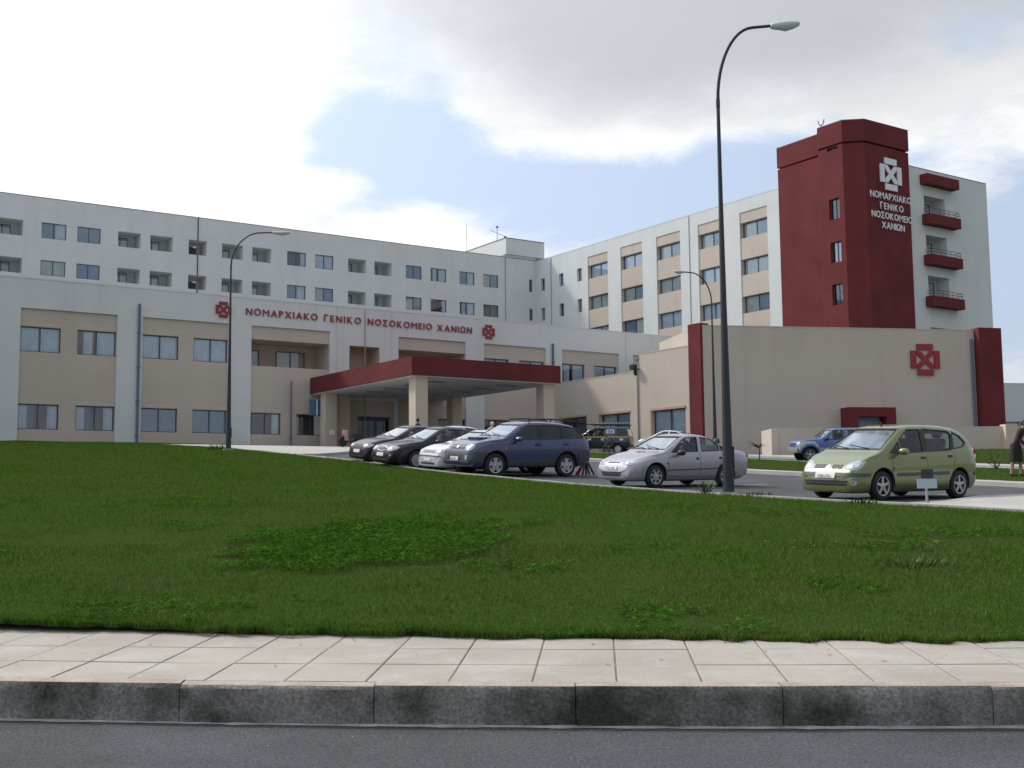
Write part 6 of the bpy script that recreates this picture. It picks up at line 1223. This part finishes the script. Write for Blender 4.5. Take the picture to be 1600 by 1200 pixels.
def blades(X, Y, Z, h, w_, lean, three):
    n = len(X); a = RNG.random(n) * 6.283; la = RNG.random(n) * 6.283; ln = h * lean * (0.3 + RNG.random(n)); dx, dy = np.cos(a) * w_ / 2, np.sin(a) * w_ / 2; tx, ty = np.cos(la) * ln, np.sin(la) * ln; B = np.stack([X, Y, Z], 1)
    v = lambda x, y, z: B + np.stack([x, y, z], 1)
    z0 = np.full(n, -0.015)
    if three:
        V = np.stack([v(-dx, -dy, z0), v(dx, dy, z0), v(-dx * 0.8 + tx * 0.35, -dy * 0.8 + ty * 0.35, h * 0.6), v(dx * 0.8 + tx * 0.35, dy * 0.8 + ty * 0.35, h * 0.6), v(tx, ty, h * 0.95)], 1).reshape(-1, 3)
        F = (np.arange(n)[:, None] * 5 + np.array([0, 1, 3, 0, 3, 2, 2, 3, 4])[None]).reshape(-1, 3)
    else:
        V = np.stack([v(-dx, -dy, z0), v(dx, dy, z0), v(tx, ty, h)], 1).reshape(-1, 3); F = np.arange(n * 3).reshape(-1, 3)
    return V, F
def tri_mesh(name, parts, m):
    V = np.concatenate([p[0] for p in parts]); o_ = np.cumsum([0] + [len(p[0]) for p in parts[:-1]]); F = np.concatenate([p[1] + k for p, k in zip(parts, o_)])
    me = bpy.data.meshes.new(name); me.vertices.add(len(V)); me.vertices.foreach_set('co', V.astype(np.float32).ravel()); me.loops.add(F.size); me.loops.foreach_set('vertex_index', F.astype(np.int32).ravel()); me.polygons.add(len(F)); me.polygons.foreach_set('loop_start', np.arange(0, F.size, 3, dtype=np.int32)); me.materials.append(m); me.update(calc_edges=True); return me
M['grass'] = mat('grass_blade', (0.064, 0.150, 0.017), 1.0, spec=0.0, var=0.6, vscale=0.42, vr=(0.36, 0.66), col2=(0.096, 0.140, 0.030), island=0.55, stain=0.65, stain_col=(0.150, 0.140, 0.050), translucent=0.25)
M['clover'] = mat('clover_leaf', (0.050, 0.138, 0.014), 1.0, spec=0.0, var=0.4, vscale=2.2, island=0.5, translucent=0.22)
def loffv(Y):
    t = np.clip((Y - 11) / 9, 0, 1); return 0.012 + 0.048 * t * t * (3 - 2 * t)
def turf(P, n, y0, y1, off, q=1.0):
    """blades over P; size and spacing grow steadily with the distance"""
    u = RNG.random(n); e = 0.62; Y = (y0 ** e + (y1 ** e - y0 ** e) * u) ** (1 / e); X = (RNG.random(n) * 2 - 1) * (Y * 0.55 + 4.5); k = inside(P, X, Y); X, Y = X[k], Y[k]; Z = gzv(X, Y) + (loffv(Y) - 0.005 if off is None else off)
    keep = RNG.random(len(X)) < 0.45 + 0.9 * vnoise(X, Y, 0.6, 9); X, Y, Z = X[keep], Y[keep], Z[keep]
    s_ = Y / 8.5; h = q * 0.040 * s_ ** 0.30 * (0.55 + 0.9 * vnoise(X, Y, 0.9, 3) * (0.5 + vnoise(X, Y, 0.22, 5))) * (0.55 + 0.8 * RNG.random(len(X))); w_ = 0.0042 * s_ ** 0.95 * (0.7 + 0.6 * RNG.random(len(X))) * q
    near = Y < 14; out = []
    for m_, three in ((near, True), (~near, False)):
        if m_.any(): out.append(blades(X[m_], Y[m_], Z[m_], h[m_], w_[m_], 1.25, three))
    return out
parts = turf(LAWN, 1650000, 8.0, 78.0, None)
# longer fringe hanging over the pavement edge
n = 46000; X = RNG.random(n) * 18 - 9; ky = np.array([kerb_y(float(v)) for v in np.linspace(-10, 10, 201)]); Y = np.interp(X, np.linspace(-10, 10, 201), ky) + 1.58 - 0.055 * X - 0.10 * vnoise(X, X * 0, 0.5, 14) * vnoise(X, X * 0, 0.13, 15) * 1.6 + RNG.random(n) ** 2 * 0.28; Z = gzv(X, Y) + 0.005
parts.append(blades(X, Y, Z, 0.045 * (0.5 + RNG.random(n)) * (0.6 + 0.8 * vnoise(X, Y, 0.35, 4)), np.full(n, 0.0055), 1.1, True))
o = obj('grass', tri_mesh('grass', parts, M['grass'])); o['kind'] = 'stuff'
o = obj('island_grass', tri_mesh('island_grass', turf(ISL, 90000, 26, 60, 0.115) + turf(BANK, 70000, 41, 67, 0.125), M['grass'])); o['kind'] = 'stuff'
def clover(n, fx):
    Y = 8.3 + RNG.random(n) ** 0.8 * 13; X = (RNG.random(n) * 2 - 1) * (Y * 0.52); e = ((X + 1.75) / 1.75) ** 2 + ((Y - 14.2) / 2.9) ** 2 + (vnoise(X, Y, 0.5, 21) - 0.5) * 0.9
    other = (vnoise(X, Y, 1.5, 31) + 0.25 * (Y < 10.2) * (X < 1.5) > 0.76) & (vnoise(X, Y, 0.35, 33) > 0.45) & (RNG.random(n) < 0.5)
    k = ((e < 0.85) | other) & inside(LAWN, X, Y); X, Y, big = X[k], Y[k], (e < 0.85)[k]; Z = gzv(X, Y) + loffv(Y) + np.where(big, 0.035 + 0.05 * RNG.random(len(X)), 0.022 + 0.03 * RNG.random(len(X))); Vs, Fs = [], []; c0 = 0; a0 = RNG.random(len(X)) * 6.283; tl, td = RNG.random(len(X)) * 0.7, RNG.random(len(X)) * 6.283; s_ = 0.012 + 0.011 * RNG.random(len(X))
    for q in range(3):
        a = a0 + q * 2.094; pts = []
        for rr, da in ((0.1, 0), (1.0, -0.55), (1.45, 0), (1.0, 0.55)):
            lx, ly = s_ * rr * np.cos(a + da), s_ * rr * np.sin(a + da); pts.append(np.stack([X + lx, Y + ly, Z + (lx * np.cos(td) + ly * np.sin(td)) * tl + rr * s_ * 0.15], 1))
        V = np.stack(pts, 1).reshape(-1, 3); m_ = len(X); F = (np.arange(m_)[:, None] * 4 + np.array([0, 1, 2, 0, 2, 3])[None]).reshape(-1, 3); Vs.append((V, F))
    return Vs
o = obj('clover', tri_mesh('clover', clover(150000, 1), M['clover'])); o['kind'] = 'stuff'

# grit in the gutter and a few dry leaves on the paving
M['grit'] = mat('gutter_grit', (0.16, 0.15, 0.135), 0.95, spec=0.1, island=0.6); n = 2600; X = RNG.random(n) * 14 - 7; d_ = RNG.random(n) ** 3 * 0.7; Y = np.interp(X, np.linspace(-10, 10, 201), ky) - 0.01 - d_; Z = np.full(n, -1.371) - 0.0002 * d_; s_ = 0.002 + 0.006 * RNG.random(n) ** 3
V = np.stack([np.stack([X + s_ * a, Y + s_ * b, Z + s_ * c], 1) for a, b, c in ((-1, -0.8, 0), (1, -0.6, 0), (0.2, 1, 0), (0.1, 0, 1.1))], 1).reshape(-1, 3); F = (np.arange(n)[:, None] * 4 + np.array([0, 1, 3, 1, 2, 3, 2, 0, 3])[None]).reshape(-1, 3)
o = obj('gutter_grit', tri_mesh('gutter_grit', [(V, F)], M['grit'])); o['kind'] = 'stuff'
M['dryleaf'] = mat('dry_leaf_bits', (0.085, 0.06, 0.035), 0.9, island=0.5); n = 90; X = RNG.random(n) * 11 - 5.5; dy_ = 0.15 + RNG.random(n) ** 0.6 * 1.4; Y = np.interp(X, np.linspace(-10, 10, 201), ky) + dy_; Z = -1.13 + 0.065 * (dy_ - 0.1) + 0.004; s_ = 0.006 + 0.014 * RNG.random(n) ** 2; a_ = RNG.random(n) * 6.283
V = np.stack([np.stack([X + s_ * (u * np.cos(a_) - v * np.sin(a_)), Y + s_ * (u * np.sin(a_) + v * np.cos(a_)), Z + s_ * q_], 1) for u, v, q_ in ((-1.2, 0, 0), (0, -0.5, 0.25), (1.2, 0, 0.05), (0, 0.5, 0.3))], 1).reshape(-1, 3); F = (np.arange(n)[:, None] * 4 + np.array([0, 1, 3, 1, 2, 3])[None]).reshape(-1, 3)
o = obj('fallen_leaves', tri_mesh('fallen_leaves', [(V, F)], M['dryleaf'])); o['kind'] = 'stuff'
